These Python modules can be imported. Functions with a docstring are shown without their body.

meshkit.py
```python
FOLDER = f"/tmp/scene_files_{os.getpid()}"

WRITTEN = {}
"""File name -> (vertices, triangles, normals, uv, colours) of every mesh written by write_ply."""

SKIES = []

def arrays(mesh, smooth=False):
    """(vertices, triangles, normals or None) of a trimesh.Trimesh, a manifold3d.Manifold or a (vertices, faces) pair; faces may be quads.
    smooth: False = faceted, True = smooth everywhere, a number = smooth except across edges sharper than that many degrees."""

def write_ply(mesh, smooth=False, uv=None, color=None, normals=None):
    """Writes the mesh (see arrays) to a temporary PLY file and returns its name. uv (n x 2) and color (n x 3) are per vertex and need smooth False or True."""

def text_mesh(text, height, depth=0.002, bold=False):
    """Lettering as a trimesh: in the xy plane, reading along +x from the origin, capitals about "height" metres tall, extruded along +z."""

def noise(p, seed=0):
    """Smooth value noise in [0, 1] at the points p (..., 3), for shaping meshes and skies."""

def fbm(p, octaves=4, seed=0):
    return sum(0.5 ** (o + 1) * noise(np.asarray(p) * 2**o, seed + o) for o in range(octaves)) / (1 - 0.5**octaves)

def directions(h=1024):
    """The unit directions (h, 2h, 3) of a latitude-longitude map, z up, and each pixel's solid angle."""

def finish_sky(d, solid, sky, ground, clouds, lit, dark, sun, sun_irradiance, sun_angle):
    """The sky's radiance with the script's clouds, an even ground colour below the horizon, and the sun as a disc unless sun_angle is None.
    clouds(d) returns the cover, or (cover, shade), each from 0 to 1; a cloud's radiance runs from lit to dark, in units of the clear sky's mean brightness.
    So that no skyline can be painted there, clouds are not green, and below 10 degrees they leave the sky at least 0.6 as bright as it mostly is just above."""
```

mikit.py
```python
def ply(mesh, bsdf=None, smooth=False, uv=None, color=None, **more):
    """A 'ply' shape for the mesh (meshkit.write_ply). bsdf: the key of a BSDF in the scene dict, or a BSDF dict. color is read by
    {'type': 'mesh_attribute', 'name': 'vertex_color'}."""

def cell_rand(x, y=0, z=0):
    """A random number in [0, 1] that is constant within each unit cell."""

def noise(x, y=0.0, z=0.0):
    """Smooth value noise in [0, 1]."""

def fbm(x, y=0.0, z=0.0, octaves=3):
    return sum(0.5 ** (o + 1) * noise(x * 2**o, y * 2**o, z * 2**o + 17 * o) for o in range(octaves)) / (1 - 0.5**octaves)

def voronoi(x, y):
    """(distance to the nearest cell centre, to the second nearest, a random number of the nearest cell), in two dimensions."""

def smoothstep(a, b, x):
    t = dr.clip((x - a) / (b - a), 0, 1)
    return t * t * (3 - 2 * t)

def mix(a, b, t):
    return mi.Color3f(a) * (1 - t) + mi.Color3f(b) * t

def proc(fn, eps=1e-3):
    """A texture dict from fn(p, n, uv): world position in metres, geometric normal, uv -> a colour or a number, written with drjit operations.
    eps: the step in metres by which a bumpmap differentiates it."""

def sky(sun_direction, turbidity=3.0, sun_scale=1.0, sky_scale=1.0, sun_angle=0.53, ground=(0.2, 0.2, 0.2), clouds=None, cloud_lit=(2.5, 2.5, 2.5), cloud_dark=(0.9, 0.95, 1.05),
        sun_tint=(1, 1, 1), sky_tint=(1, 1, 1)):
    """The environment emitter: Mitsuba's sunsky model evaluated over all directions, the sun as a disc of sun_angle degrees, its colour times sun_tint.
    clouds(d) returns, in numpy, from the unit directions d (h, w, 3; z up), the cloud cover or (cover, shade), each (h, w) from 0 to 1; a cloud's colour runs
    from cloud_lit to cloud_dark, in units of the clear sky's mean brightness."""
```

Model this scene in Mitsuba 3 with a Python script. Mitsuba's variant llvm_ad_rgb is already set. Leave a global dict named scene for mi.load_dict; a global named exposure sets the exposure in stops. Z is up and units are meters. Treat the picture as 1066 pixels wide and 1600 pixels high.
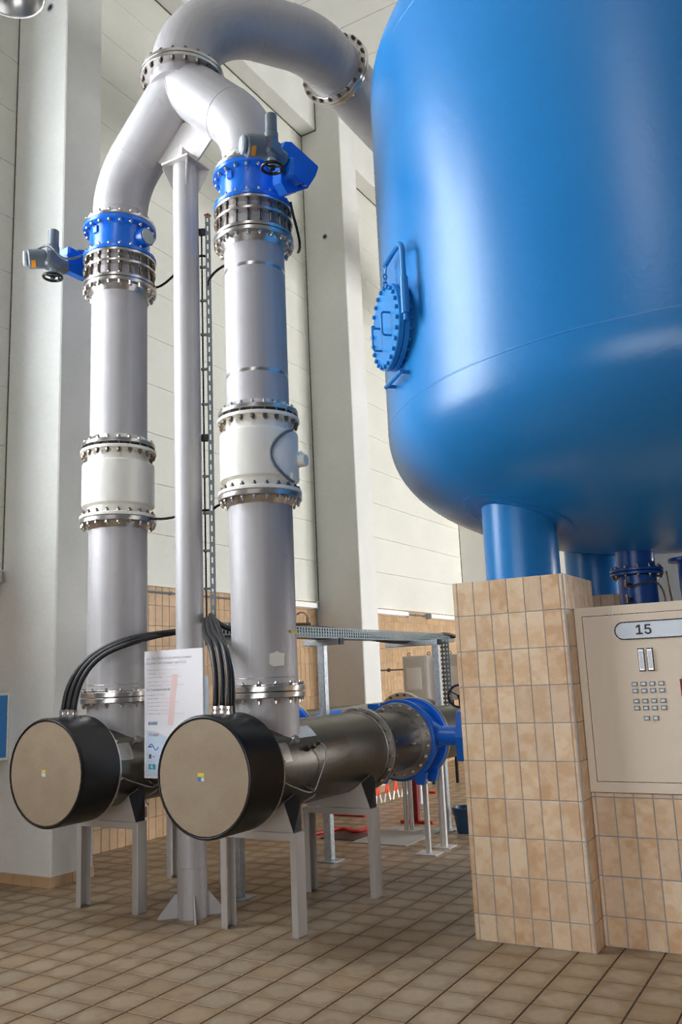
import math, random
import numpy as np, trimesh
import drjit as dr
import mitsuba as mi
import mikit, meshkit
from mikit import noise, fbm, voronoi, cell_rand, smoothstep, mix
from shapely.geometry import Polygon, Point, box as sbox
from shapely.ops import unary_union

random.seed(7)
T = mi.ScalarTransform4f
scene, labels = {'type': 'scene'}, {}
PI = math.pi

# ------------------------------------------------------------------ camera, light, exposure
CAM = np.array([2.0145, -5.6246, 1.7825])
FWD = np.array([-0.49148, 0.85043, 0.18746])
UP = np.array([0.13115, -0.14046, 0.98136])
scene['camera'] = {'type': 'perspective', 'fov': 2 * math.degrees(math.atan(533 / 1348.5)), 'fov_axis': 'x', 'near_clip': 0.05, 'far_clip': 200,
                   'to_world': T().look_at(origin=CAM.tolist(), target=(CAM + FWD).tolist(), up=UP.tolist())}
exposure = -0.08
# daylight windows of the hall and an added gate (frames are built below): rectangles with their own frosted glowing panes
WIN_LEFT = dict(y0=-4.0, y1=-1.3, z0=0.5, z1=9.3, rad=(12.4, 13.2, 14.2))          # in the wall on the left, in front of the first column
WIN_RIGHT = [dict(y0=7.6, y1=10.4, z0=1.5, z1=6.0, rad=(38.0, 38.0, 39.0)), dict(y0=10.8, y1=13.6, z0=1.5, z1=6.0, rad=(38.0, 38.0, 39.0))]
WIN_BACK = dict(x0=0.9, x1=2.9, z0=8.6, z1=12.3, rad=(7.0, 6.6, 7.0))
FILL_GATE_BACK = dict(x0=-1.6, x1=4.4, z0=0.3, z1=3.9, rad=(4.4, 4.4, 4.6))   # unseen glowing gate behind the viewer, added for front light
XL, XR, YB, YF, ZC = -5.4, 10.0, -11.0, 22.0, 12.6   # hall


def srgb(*c):
    c = np.array(c, float) / 255
    return tuple(np.where(c <= 0.04045, c / 12.92, ((c + 0.055) / 1.055) ** 2.4).tolist())


# ------------------------------------------------------------------ materials
def mat(key, base, rough=0.5, metal=0.0, spec=0.5, bump=None, **kw):
    d = {'type': 'principled', 'base_color': base if isinstance(base, dict) else {'type': 'rgb', 'value': list(base)},
         'roughness': rough if isinstance(rough, dict) else float(rough), 'metallic': float(metal), 'specular': float(spec), **kw}
    if bump:
        d = {'type': 'bumpmap', 'arbitrary': mikit.proc(bump[0], eps=bump[2]), 'scale': bump[1], 'bsdf': d}
    scene[key] = {'type': 'twosided', 'bsdf': d}
    return key


def f_floor(p, n, uv):
    cx, cy = dr.floor(p.x / 0.25), dr.floor(p.y / 0.25)
    r, r2 = cell_rand(cx, cy, 3), cell_rand(cx, cy, 9)
    ux, uy = p.x / 0.25 - cx - 0.5, p.y / 0.25 - cy - 0.5
    edge = smoothstep(0.25, 0.52, dr.sqrt(ux * ux + uy * uy) + 0.25 * (fbm(p.x * 14, p.y * 14, r * 40) - 0.5))
    c = mix(srgb(158, 140, 116), srgb(134, 110, 82), edge * 0.75 + 0.15 * r2)
    c = mix(c, srgb(148, 118, 84), smoothstep(0.6, 0.95, r) * 0.4)
    c = mix(c, srgb(122, 98, 70), smoothstep(0.60, 0.85, fbm(p.x * 5, p.y * 5, 2.0)) * 0.4)
    return c * (0.78 + 0.12 * r2) * (0.93 + 0.14 * fbm(p.x * 60, p.y * 60, 1.0))


def wtile(seed, lo, hi, tone):
    def f(p, n, uv):
        u = dr.select(dr.abs(n.x) > dr.abs(n.y), p.y, p.x)
        m = fbm(u * 15 + seed * 7.3, p.z * 15 + seed * 3.1, seed * 11.0)
        fine = fbm(u * 70, p.z * 70, seed * 5.0)
        return mix(srgb(*lo), srgb(*hi), smoothstep(0.3, 0.75, m)) * (tone * (0.95 + 0.1 * fine))
    return f


def f_dado(p, n, uv):
    cx, cz = dr.floor(p.y / 0.125), dr.floor(p.z / 0.25)
    r = cell_rand(cx, cz, 5)
    m = fbm(p.y * 14 + r * 50, p.z * 14, 1.0)
    return mix(srgb(192, 162, 126), srgb(174, 140, 104), m) * (0.9 + 0.2 * r)


def f_panel(p, n, uv):
    m = fbm(p.y * 1.3 + p.x, p.z * 1.3, 4.0)
    return mix(srgb(216, 215, 203), srgb(205, 204, 191), m) * (0.97 + 0.06 * fbm(p.y * 25, p.z * 25, p.x * 25))


def f_conc(p, n, uv):
    m = fbm(p.x * 2 + p.y * 2, p.z * 1.1, 3.0)
    return mix(srgb(222, 221, 214), srgb(207, 206, 198), m) * (0.96 + 0.08 * fbm(p.x * 30, p.y * 30, p.z * 30))


def f_steel(p, n, uv):
    m = fbm(p.x * 2.2, p.y * 2.2, p.z * 1.1)
    st = noise(dr.atan2(n.y, n.x) * 26, p.z * 0.25, 3.0)
    sp = smoothstep(0.74, 0.9, fbm(p.x * 9, p.y * 9, p.z * 7 + 5))
    c = mix(srgb(190, 187, 187), srgb(174, 171, 171), m) * (0.95 + 0.09 * st)
    s2 = smoothstep(0.66, 0.86, noise(dr.atan2(n.y, n.x) * 34, 1.5, 2.0)) * smoothstep(2.9, 1.9, p.z)
    return mix(mix(c, srgb(150, 140, 132), sp * 0.35), srgb(226, 222, 220), s2 * 0.35)


def f_steelr(p, n, uv):
    return 0.50 + 0.12 * fbm(p.x * 5, p.y * 5, p.z * 3)


def f_react(p, n, uv):
    st = noise(p.y * 140, 2.0, 1.0)
    return mix(srgb(118, 114, 106), srgb(104, 100, 92), fbm(p.x * 3, p.y * 3, p.z * 3)) * (0.93 + 0.12 * st)


def f_galv(p, n, uv):
    a, b, r = voronoi((p.x + p.y * 0.7) * 60, p.z * 60 + p.y * 36)
    return mix(srgb(168, 174, 178), srgb(198, 203, 206), r)


def f_tank(p, n, uv):
    return mix(srgb(34, 126, 192), srgb(29, 117, 183), fbm(p.x * 1.2, p.y * 1.2, p.z * 1.2)) * (0.97 + 0.06 * fbm(p.x * 40, p.y * 40, p.z * 40))


def f_peel(p, n, uv):
    return fbm(p.x * 55, p.y * 55, p.z * 55)


def f_disc(p, n, uv):
    return mix(srgb(176, 160, 138), srgb(160, 142, 118), fbm(p.x * 7, p.y * 7, p.z * 7)) * (0.94 + 0.12 * noise(p.x * 160, p.z * 160, 1.0))


mat('m_floor', mikit.proc(f_floor), 0.4, 0, 0.4)
mat('m_grout', srgb(62, 54, 46), 0.9)
for k_, (lo_, hi_, tn_) in enumerate((((222, 194, 162), (210, 174, 136), 1.0), ((218, 190, 160), (208, 175, 140), 0.975), ((226, 200, 168), (214, 180, 142), 1.03), ((220, 188, 152), (206, 166, 126), 0.98))):
    mat(f'm_wtile_{k_}', mikit.proc(wtile(k_ + 1, lo_, hi_, tn_)), 0.34, 0, 0.45)
tile_rng = random.Random(5)


def wtile_pick():
    return f'm_wtile_{tile_rng.randrange(4)}'


mat('m_wgrout', srgb(150, 150, 154), 0.85)
mat('m_dado', mikit.proc(f_dado), 0.36, 0, 0.45)
mat('m_dgrout', srgb(120, 110, 100), 0.85)
mat('m_panel', mikit.proc(f_panel), 0.7, 0, 0.3)
mat('m_joint', srgb(168, 164, 150), 0.9)
mat('m_seal', srgb(92, 88, 76), 0.9)
mat('m_conc', mikit.proc(f_conc), 0.75, 0, 0.25)
mat('m_ceil', srgb(222, 222, 214), 0.8)
mat('m_farwall', srgb(120, 124, 128), 0.8)
mat('m_tray', srgb(112, 122, 124), 0.45, 0.5)
mat('m_steel', mikit.proc(f_steel), mikit.proc(f_steelr), 0.4)
mat('m_polish', srgb(204, 200, 195), 0.26, 0.95)
mat('m_bolt', srgb(205, 198, 188), 0.22, 1.0)
mat('m_boltdark', srgb(120, 108, 96), 0.3, 1.0)
mat('m_react', mikit.proc(f_react), 0.33, 0.95)
mat('m_frame', srgb(196, 191, 186), 0.4, 0.4)
mat('m_galv', mikit.proc(f_galv), 0.42, 0.7)
mat('m_tank', mikit.proc(f_tank), 0.30, 0, 0.55, bump=(f_peel, 0.0006, 0.004))
mat('m_blue', srgb(24, 104, 204), 0.24, 0, 0.6)
mat('m_blue_shaded', srgb(18, 68, 140), 0.28, 0, 0.5)  # valve blue darkened: the shade under the tank is put into the colour
mat('m_black', srgb(16, 16, 17), 0.34, 0, 0.45)
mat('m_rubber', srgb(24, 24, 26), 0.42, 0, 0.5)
mat('m_disc', mikit.proc(f_disc), 0.5, 0.35)
mat('m_white', srgb(238, 236, 226), 0.3, 0, 0.5)
mat('m_paper', srgb(240, 238, 240), 0.35, 0, 0.5)
mat('m_cab', srgb(222, 206, 184), 0.45, 0, 0.4)
mat('m_dark', srgb(34, 32, 32), 0.5)
mat('m_grey', srgb(98, 106, 113), 0.4, 0, 0.5)
mat('m_lgrey', srgb(160, 168, 174), 0.35, 0, 0.5)
mat('m_orange', srgb(236, 150, 40), 0.4)
mat('m_red', srgb(200, 40, 34), 0.4)
mat('m_coral', srgb(255, 82, 56), 0.5)
mat('m_signblue', srgb(60, 130, 196), 0.4)
mat('m_label', srgb(206, 214, 222), 0.25)
mat('m_key', srgb(150, 156, 160), 0.35, 0.3)
mat('m_inkgrey', srgb(150, 140, 150), 0.6)
mat('m_inkdark', srgb(76, 78, 92), 0.6)
mat('m_inkblue', srgb(48, 104, 168), 0.6)
mat('m_inkred', srgb(190, 60, 84), 0.6)
mat('m_inkteal', srgb(70, 160, 176), 0.6)
mat('m_paleblue', srgb(206, 222, 240), 0.5)
mat('m_palepink', srgb(236, 208, 204), 0.5)
mat('m_yellow', srgb(212, 196, 70), 0.5)
mat('m_cabsteel', srgb(184, 178, 170), 0.34, 0.55)
mat('m_bucket', srgb(24, 60, 92), 0.4)
mat('m_lamp', srgb(236, 238, 232), 0.4)
mat('m_slab', srgb(150, 146, 138), 0.8)
mat('m_copper', srgb(150, 120, 90), 0.3, 0.9)
mat('m_darkred', srgb(120, 24, 24), 0.5)
mat('m_alu', srgb(190, 188, 184), 0.28, 1.0)


# ------------------------------------------------------------------ mesh helpers
def mesh(v, f):
    return trimesh.Trimesh(np.asarray(v, float), np.asarray(f, int), process=False)


def cat(*ms):
    out = []
    for m in ms:
        out += list(m) if isinstance(m, (list, tuple)) else [m]
    return trimesh.util.concatenate(out)


def box(x0, x1, y0, y1, z0, z1, b=0.0):
    if b <= 0:
        m = trimesh.creation.box(extents=(x1 - x0, y1 - y0, z1 - z0))
        m.apply_translation(((x0 + x1) / 2, (y0 + y1) / 2, (z0 + z1) / 2))
        return m
    c, h = np.array([(x0 + x1) / 2, (y0 + y1) / 2, (z0 + z1) / 2]), np.array([x1 - x0, y1 - y0, z1 - z0]) / 2
    pts = []
    for s in np.ndindex(2, 2, 2):
        s = np.array(s) * 2 - 1
        for k in range(3):
            q = h - b
            q = q.copy()
            q[k] = h[k]
            pts.append(c + s * q)
    return trimesh.PointCloud(pts).convex_hull


def frame_of(ax):
    ax = np.asarray(ax, float)
    ax = ax / np.linalg.norm(ax)
    a = np.cross(ax, [0, 0, 1.0] if abs(ax[2]) < 0.9 else [0, 1.0, 0])
    a /= np.linalg.norm(a)
    return a, np.cross(ax, a), ax     # right-handed a, b, ax


def lathe(prof, org=(0, 0, 0), ax=(0, 0, 1), seg=48, closed=True):
    """Solid of revolution; prof = (r, h) points counter-clockwise in the (r, h) plane."""
    prof = np.asarray(prof, float)
    a, b, c = frame_of(ax)
    n, t = len(prof), np.arange(seg) * 2 * PI / seg
    v = np.asarray(org)[None, None] + prof[:, None, :1] * (np.cos(t)[None, :, None] * a + np.sin(t)[None, :, None] * b) + prof[:, None, 1:2] * c
    f = []
    for i in range(n if closed else n - 1):
        k = (i + 1) % n
        for j in range(seg):
            l = (j + 1) % seg
            p, q, r, s = i * seg + j, i * seg + l, k * seg + l, k * seg + j
            if prof[i, 0] > 1e-9:
                f.append((p, q, r) if prof[k, 0] > 1e-9 else (p, q, s))
            if prof[k, 0] > 1e-9:
                f.append((p, r, s))
    return mesh(v.reshape(-1, 3), f)


def cyl(p0, p1, r, seg=20, r1=None, c=0.0):
    p0, p1 = np.asarray(p0, float), np.asarray(p1, float)
    L, r1 = np.linalg.norm(p1 - p0), r if r1 is None else r1
    if c > 0:
        prof = [(0, 0), (r - c, 0), (r, c), (r1, L - c), (r1 - c, L), (0, L)]
    else:
        prof = [(0, 0), (r, 0), (r1, L), (0, L)]
    return lathe(prof, p0, p1 - p0, seg, closed=False)


def pipe_shell(p0, p1, r, t=0.006, seg=56):
    p0, p1 = np.asarray(p0, float), np.asarray(p1, float)
    L = np.linalg.norm(p1 - p0)
    return lathe([(r - t, 0), (r, 0), (r, L), (r - t, L)], p0, p1 - p0, seg)


def ring(org, ax, r0, r1, h, c=0.004, seg=56):
    return lathe([(r0, 0), (r1 - c, 0), (r1, c), (r1, h - c), (r1 - c, h), (r0, h)], org, ax, seg)


def tube(pts, r, seg=12, caps=True):
    p = np.asarray(pts, float)
    n = len(p)
    r = np.broadcast_to(np.asarray(r, float), (n,))
    tg = np.gradient(p, axis=0)
    tg /= np.linalg.norm(tg, axis=1, keepdims=True)
    a, _, _ = frame_of(tg[0])
    A = []
    for i in range(n):
        a = a - (a @ tg[i]) * tg[i]
        a /= np.linalg.norm(a)
        A.append(a)
    A = np.array(A)
    B = np.cross(tg, A)
    t = np.arange(seg) * 2 * PI / seg
    v = (p[:, None] + r[:, None, None] * (np.cos(t)[None, :, None] * A[:, None] + np.sin(t)[None, :, None] * B[:, None])).reshape(-1, 3)
    f = []
    for i in range(n - 1):
        for j in range(seg):
            l = (j + 1) % seg
            q = (i * seg + j, i * seg + l, (i + 1) * seg + l, (i + 1) * seg + j)
            f += [(q[0], q[1], q[2]), (q[0], q[2], q[3])]
    if caps:
        v = np.vstack([v, p[:1], p[-1:]])
        m = n * seg
        for j in range(seg):
            l = (j + 1) % seg
            f += [(m, l, j), (m + 1, (n - 1) * seg + j, (n - 1) * seg + l)]
    return mesh(v, f)


def spline(pts, n=40):
    from scipy.interpolate import CubicSpline
    p = np.asarray(pts, float)
    d = np.r_[0, np.cumsum(np.linalg.norm(np.diff(p, axis=0), axis=1))]
    return CubicSpline(d, p)(np.linspace(0, d[-1], n))


def arc(c, u, v, r, a0, a1, n=16):
    t = np.linspace(a0, a1, n)[:, None]
    return np.asarray(c) + r * (np.cos(t) * np.asarray(u, float) + np.sin(t) * np.asarray(v, float))


def prism(poly, depth, org, u, v):
    """Polygon (2-D points or shapely) in the plane org + x*u + y*v, extruded by depth along u x v."""
    if not hasattr(poly, 'exterior'):
        poly = Polygon(poly)
    m = trimesh.creation.extrude_polygon(poly, abs(depth), engine='earcut')
    u, v = np.asarray(u, float), np.asarray(v, float)
    w = np.cross(u, v)
    M = np.eye(4)
    M[:3, 0], M[:3, 1], M[:3, 2], M[:3, 3] = u, v, w, np.asarray(org, float) + (w * depth if depth < 0 else 0)
    m.apply_transform(M)
    return m


def hexnut(p, ax, r, h, c=True):
    a, b, d = frame_of(ax)
    return lathe([(0, 0), (r, 0), (r, h * 0.8), (r * 0.82, h), (0, h)], p, d, 6, closed=False)


def bolt_circle(org, ax, rb, n, r=0.018, h=0.022, phase=0.5, stud=0.012):
    a, b, d = frame_of(ax)
    out = []
    for k in range(n):
        t = 2 * PI * (k + phase) / n
        p = np.asarray(org) + rb * (math.cos(t) * a + math.sin(t) * b)
        out.append(hexnut(p, d, r, h))
        if stud:
            out.append(cyl(p + d * h, p + d * (h + stud), r * 0.55, 8))
    return cat(out)


def torus(c, ax, R, r, seg=32, s2=8):
    t = np.arange(s2) * 2 * PI / s2
    return lathe([(R + r * math.cos(x), r * math.sin(x)) for x in t], c, ax, seg)


# ------------------------------------------------------------------ scene helpers
def numbered(key):
    if key not in scene and key not in labels and not any(k.startswith(key + '__') for k in USED.get(key.split('__')[0], ())):
        return key
    k = 1
    while f'{key}_{k:03d}' in scene or f'{key}_{k:03d}' in labels:
        k += 1
    return f'{key}_{k:03d}'


USED = {}
COUNT = {}


def newkey(base):
    n = COUNT.get(base, 0)
    COUNT[base] = n + 1
    return base if n == 0 else f'{base}_{n:03d}'


def thing(name, label, category, group=None, kind=None):
    key = newkey(name)
    labels[key] = {'label': label, 'category': category}
    if group:
        labels[key]['group'] = group
    if kind:
        labels[key]['kind'] = kind
    return key


def part(parent, name, m, bsdf, smooth=False, label=None, stuff=False, **kw):
    key = newkey(parent + '__' + name)
    scene[key] = mikit.ply(m, bsdf, smooth=smooth, **kw) if not isinstance(m, dict) else {**m, **kw}
    if label or stuff:
        labels[key] = {}
        if label:
            labels[key]['label'] = label
        if stuff:
            labels[key]['kind'] = 'stuff'
    return key


def solo(name, m, bsdf, label, category, smooth=False, group=None):
    key = thing(name, label, category, group)
    scene[key] = mikit.ply(m, bsdf, smooth=smooth)
    return key


def struct(name, m, bsdf, label, category, smooth=False, **kw):
    key = newkey(name)
    scene[key] = mikit.ply(m, bsdf, smooth=smooth, **kw)
    labels[key] = {'label': label, 'category': category, 'kind': 'structure'}
    return key


def tile_mesh(w, h, t, b):
    """A tile: face centred on the origin at z = 0 (normal +z), bevelled edges, thickness t."""
    a, c = w / 2, h / 2
    v = [(s * (a - b), q * (c - b), 0) for s, q in ((-1, -1), (1, -1), (1, 1), (-1, 1))]
    v += [(s * a, q * c, -b) for s, q in ((-1, -1), (1, -1), (1, 1), (-1, 1))]
    v += [(s * a, q * c, -t) for s, q in ((-1, -1), (1, -1), (1, 1), (-1, 1))]
    f = [(0, 1, 2), (0, 2, 3)]
    for o in (0, 4):
        for k in range(4):
            l = (k + 1) % 4
            f += [(o + 4 + k, o + 4 + l, o + l), (o + 4 + k, o + l, o + k)]
    return mesh(v, f)


def place(u, v, org):
    """4x4 numpy matrix with columns u, v, u x v at org."""
    M = np.eye(4)
    M[:3, 0], M[:3, 1], M[:3, 2], M[:3, 3] = u, v, np.cross(u, v), org
    return M


def project(P):
    c = np.atleast_2d(P) - CAM
    r = np.cross(FWD, UP)
    z = c @ FWD
    return 533 + 1348.5 * (c @ r) / z, 800 - 1348.5 * (c @ UP) / z, z


# ------------------------------------------------------------------ floor
fl = struct('floor', box(XL - 0.3, XR, YB, YF, -0.2, -0.0045), 'm_grout', 'beige-brown square ceramic tile floor with dark joints', 'floor')
ft = mikit.ply(tile_mesh(0.2405, 0.2405, 0.008, 0.002), 'm_floor')
cells = []
for i in range(-22, 24):
    for j in range(-24, 84):
        x, y = (i + 0.5) * 0.25, (j + 0.5) * 0.25
        if x < XL:
            continue
        cells.append((x, y))
cells = np.array(cells)
vis = []
for x, y in cells:
    q = np.array([(x + a, y + b, 0.0) for a, b in ((-.12, -.12), (.12, -.12), (.12, .12), (-.12, .12))])
    px, py, pz = project(q)
    area = 0.0
    if pz.min() > 0.3:
        poly = Polygon(np.stack([px, py], 1)).intersection(sbox(0, 0, 1066, 1600))
        hidden = (-0.44 < x < 0.36 and 0.2 < y < 0.95) or (x > 0.25 and y > 0.4) or (x > -0.3 and y > 0.9)
        area = 0 if hidden else poly.area
    vis.append(area)
order = np.argsort(-np.array(vis), kind='stable')
single = [k for k in order[:300] if vis[k] > 20]
for k in single:
    x, y = cells[k]
    part(fl, 'tile', ft, None, to_world=T().translate([float(x), float(y), 0.0]))
tm, rest = tile_mesh(0.2405, 0.2405, 0.008, 0.002), []
for k in range(len(cells)):
    if k not in set(single) and cells[k][1] > -6.5:
        m = tm.copy()
        m.apply_translation((cells[k][0], cells[k][1], 0))
        rest.append(m)
part(fl, 'far_tile', cat(rest), 'm_floor', stuff=True)

# ------------------------------------------------------------------ walls, columns, ceiling
L = WIN_LEFT
wl = struct('wall_left', cat(box(XL - 0.3, XL, YB, L['y0'], 0, ZC), box(XL - 0.3, XL, L['y1'], YF, 0, ZC), box(XL - 0.3, XL, L['y0'], L['y1'], 0, L['z0']), box(XL - 0.3, XL, L['y0'], L['y1'], L['z1'], ZC)),
            'm_joint', 'tall cream panelled wall with brown tiled dado behind the pipes', 'wall')
COLY = [(-6.0, -5.45), (0.2, 0.72), (6.3, 6.85), (12.45, 13.0), (18.55, 19.1)]
bays = [(COLY[k][1], COLY[k + 1][0]) for k in range(4)]
PZ = [3.0 + 0.65 * k for k in range(15)]
for (a, b) in bays:
    for k, z in enumerate(PZ):
        z1 = min(z + 0.65, ZC)
        if b < 0.3:
            segs = [(a, L['y0'] - 0.06), (L['y1'] + 0.06, b)] if z < L['z1'] + 0.06 and z1 > L['z0'] - 0.06 else [(a, b)]
        else:
            segs = [(a, b)]
        for s, e in segs:
            part(wl, 'panel', box(XL, XL + 0.03, s + 0.005, e - 0.005, z + 0.002, z1 - 0.002, 0.0025), 'm_panel')
# dado of upright tiles
dt = mikit.ply(tile_mesh(0.119, 0.244, 0.016, 0.002), 'm_dado')
dm = tile_mesh(0.119, 0.244, 0.016, 0.002)
dmat = place((0, 1, 0), (0, 0, 1), (0, 0, 0))
dcells, darea = [], []
for (a, b) in bays + [(COLY[4][1], YF)]:
    n = int((b - a) / 0.125)
    for i in range(n):
        for j in range(12):
            y, z = a + 0.0625 + 0.125 * i + 0.01, 0.125 + 0.25 * j
            q = np.array([(XL + 0.016, y + s * 0.06, z + t * 0.12) for s, t in ((-1, -1), (1, -1), (1, 1), (-1, 1))])
            px, py, pz = project(q)
            ar = 0.0
            if pz.min() > 0.3:
                ar = Polygon(np.stack([px, py], 1)).intersection(sbox(0, 0, 1066, 1600)).area
                mx = px.mean()
                if mx > 700 or 345 < mx < 470 or 130 < mx < 240:   # behind the pier and the pipes
                    ar *= 0.1
            dcells.append((y, z))
            darea.append(ar)
dorder = np.argsort(-np.array(darea), kind='stable')
dsingle = set(int(k) for k in dorder[:300] if darea[k] > 10)
drest = []
for k, (y, z) in enumerate(dcells):
    M = place((0, 1, 0), (0, 0, 1), (XL + 0.016, y, z))
    if k in dsingle:
        part(wl, 'dado_tile', dt, None, to_world=T(M))
    else:
        m = dm.copy()
        m.apply_transform(M)
        drest.append(m)
part(wl, 'far_dado_tile', cat(drest), 'm_dado', stuff=True)
for (a, b) in bays:
    part(wl, 'ledge', box(XL, XL + 0.05, a, b, 2.985, 3.0), 'm_panel')

CL = ['pale concrete column at the left edge beside the blue-framed box', 'pale concrete column with a bright right face, in the middle behind the pipes',
      'narrow view of a pale concrete column just left of the blue tank leg']
for k, (a, b) in enumerate(COLY):
    if k in (0, 4):
        c = struct('trim_1' if k == 0 else 'trim_2', box(XL - 0.02, -4.58, a, b, 0, ZC, 0.012), 'm_conc', 'plain concrete column of the panelled wall, ' + ('before the left window' if k == 0 else 'at the far end of the hall'), 'column')
        continue
    c = thing('concrete_column', CL[k - 1], 'column', kind='structure')
    part(c, 'shaft', box(XL - 0.02, -4.58, a, b, 0.0, ZC, 0.012), 'm_conc')
    n = int((-4.58 - XL) / 0.25)
    for i in range(4):
        x0 = -4.58 - 0.25 * (i + 1)
        if x0 > XL - 0.2:
            x0 = max(x0, XL + 0.02)
            part(c, 'base_tile', box(x0 + 0.004, -4.584 - 0.25 * i + (0.012 if i == 0 else 0), a - 0.012, a - 0.0005, 0.001, 0.098, 0.002), 'm_dado')
    for i in range(2):
        part(c, 'base_tile', box(-4.5795, -4.568, a - 0.012 + 0.266 * i + 0.004, a + 0.25 + 0.27 * i, 0.001, 0.098, 0.002), 'm_dado')
    # small cable hole with dark lining on the face that looks at the viewer
    hx, hz = {1: (-4.854, 9.337), 2: (-4.959, 9.288)}.get(k, (-4.9, 9.3))
    part(c, 'hole_sleeve', lathe([(0.035, 0), (0.052, 0), (0.052, 0.006), (0.035, 0.006)], (hx, a, hz), (0, -1, 0), 20), 'm_lgrey', smooth=30)
    part(c, 'hole', cyl((hx, a + 0.002, hz), (hx, a - 0.003, hz), 0.036, 20), 'm_dark')

bm = thing('concrete_beam', 'pale concrete edge beam high on the wall between the columns', 'beam', kind='structure')
for (a, b) in bays:
    part(bm, 'beam_section', box(XL + 0.03, XL + 0.34, a + 0.012, b - 0.012, 11.38, ZC, 0.01), 'm_conc')

for (a, b) in bays:
    part(bm, 'joint_strip', cat(box(XL + 0.03, XL + 0.046, a + 0.012, b - 0.012, 11.366, 11.38), box(XL + 0.03, XL + 0.345, a + 0.0005, a + 0.013, 11.37, ZC), box(XL + 0.03, XL + 0.345, b - 0.013, b - 0.0005, 11.37, ZC)), 'm_seal')
for (a, b) in bays:
    part(wl, 'joint_strip', cat(box(XL + 0.03, XL + 0.042, a + 0.0005, a + 0.007, 3.0, 11.37), box(XL + 0.03, XL + 0.042, b - 0.007, b - 0.0005, 3.0, 11.37)), 'm_seal')
ce = struct('ceiling', box(XL - 0.3, XR, YB, YF, ZC + 0.01, ZC + 0.3), 'm_joint', 'pale ceiling of wide slabs with thin joints', 'ceiling')
for k in range(40):
    y = 4.88 - 0.82 * 19 + 0.82 * k
    if y > YF - 0.3 or y < YB:
        continue
    part(ce, 'slab', box(XL - 0.2, XR, y + 0.004, min(y + 0.816, YF), ZC, ZC + 0.05, 0.004), 'm_ceil')

# other walls with their windows


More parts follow.
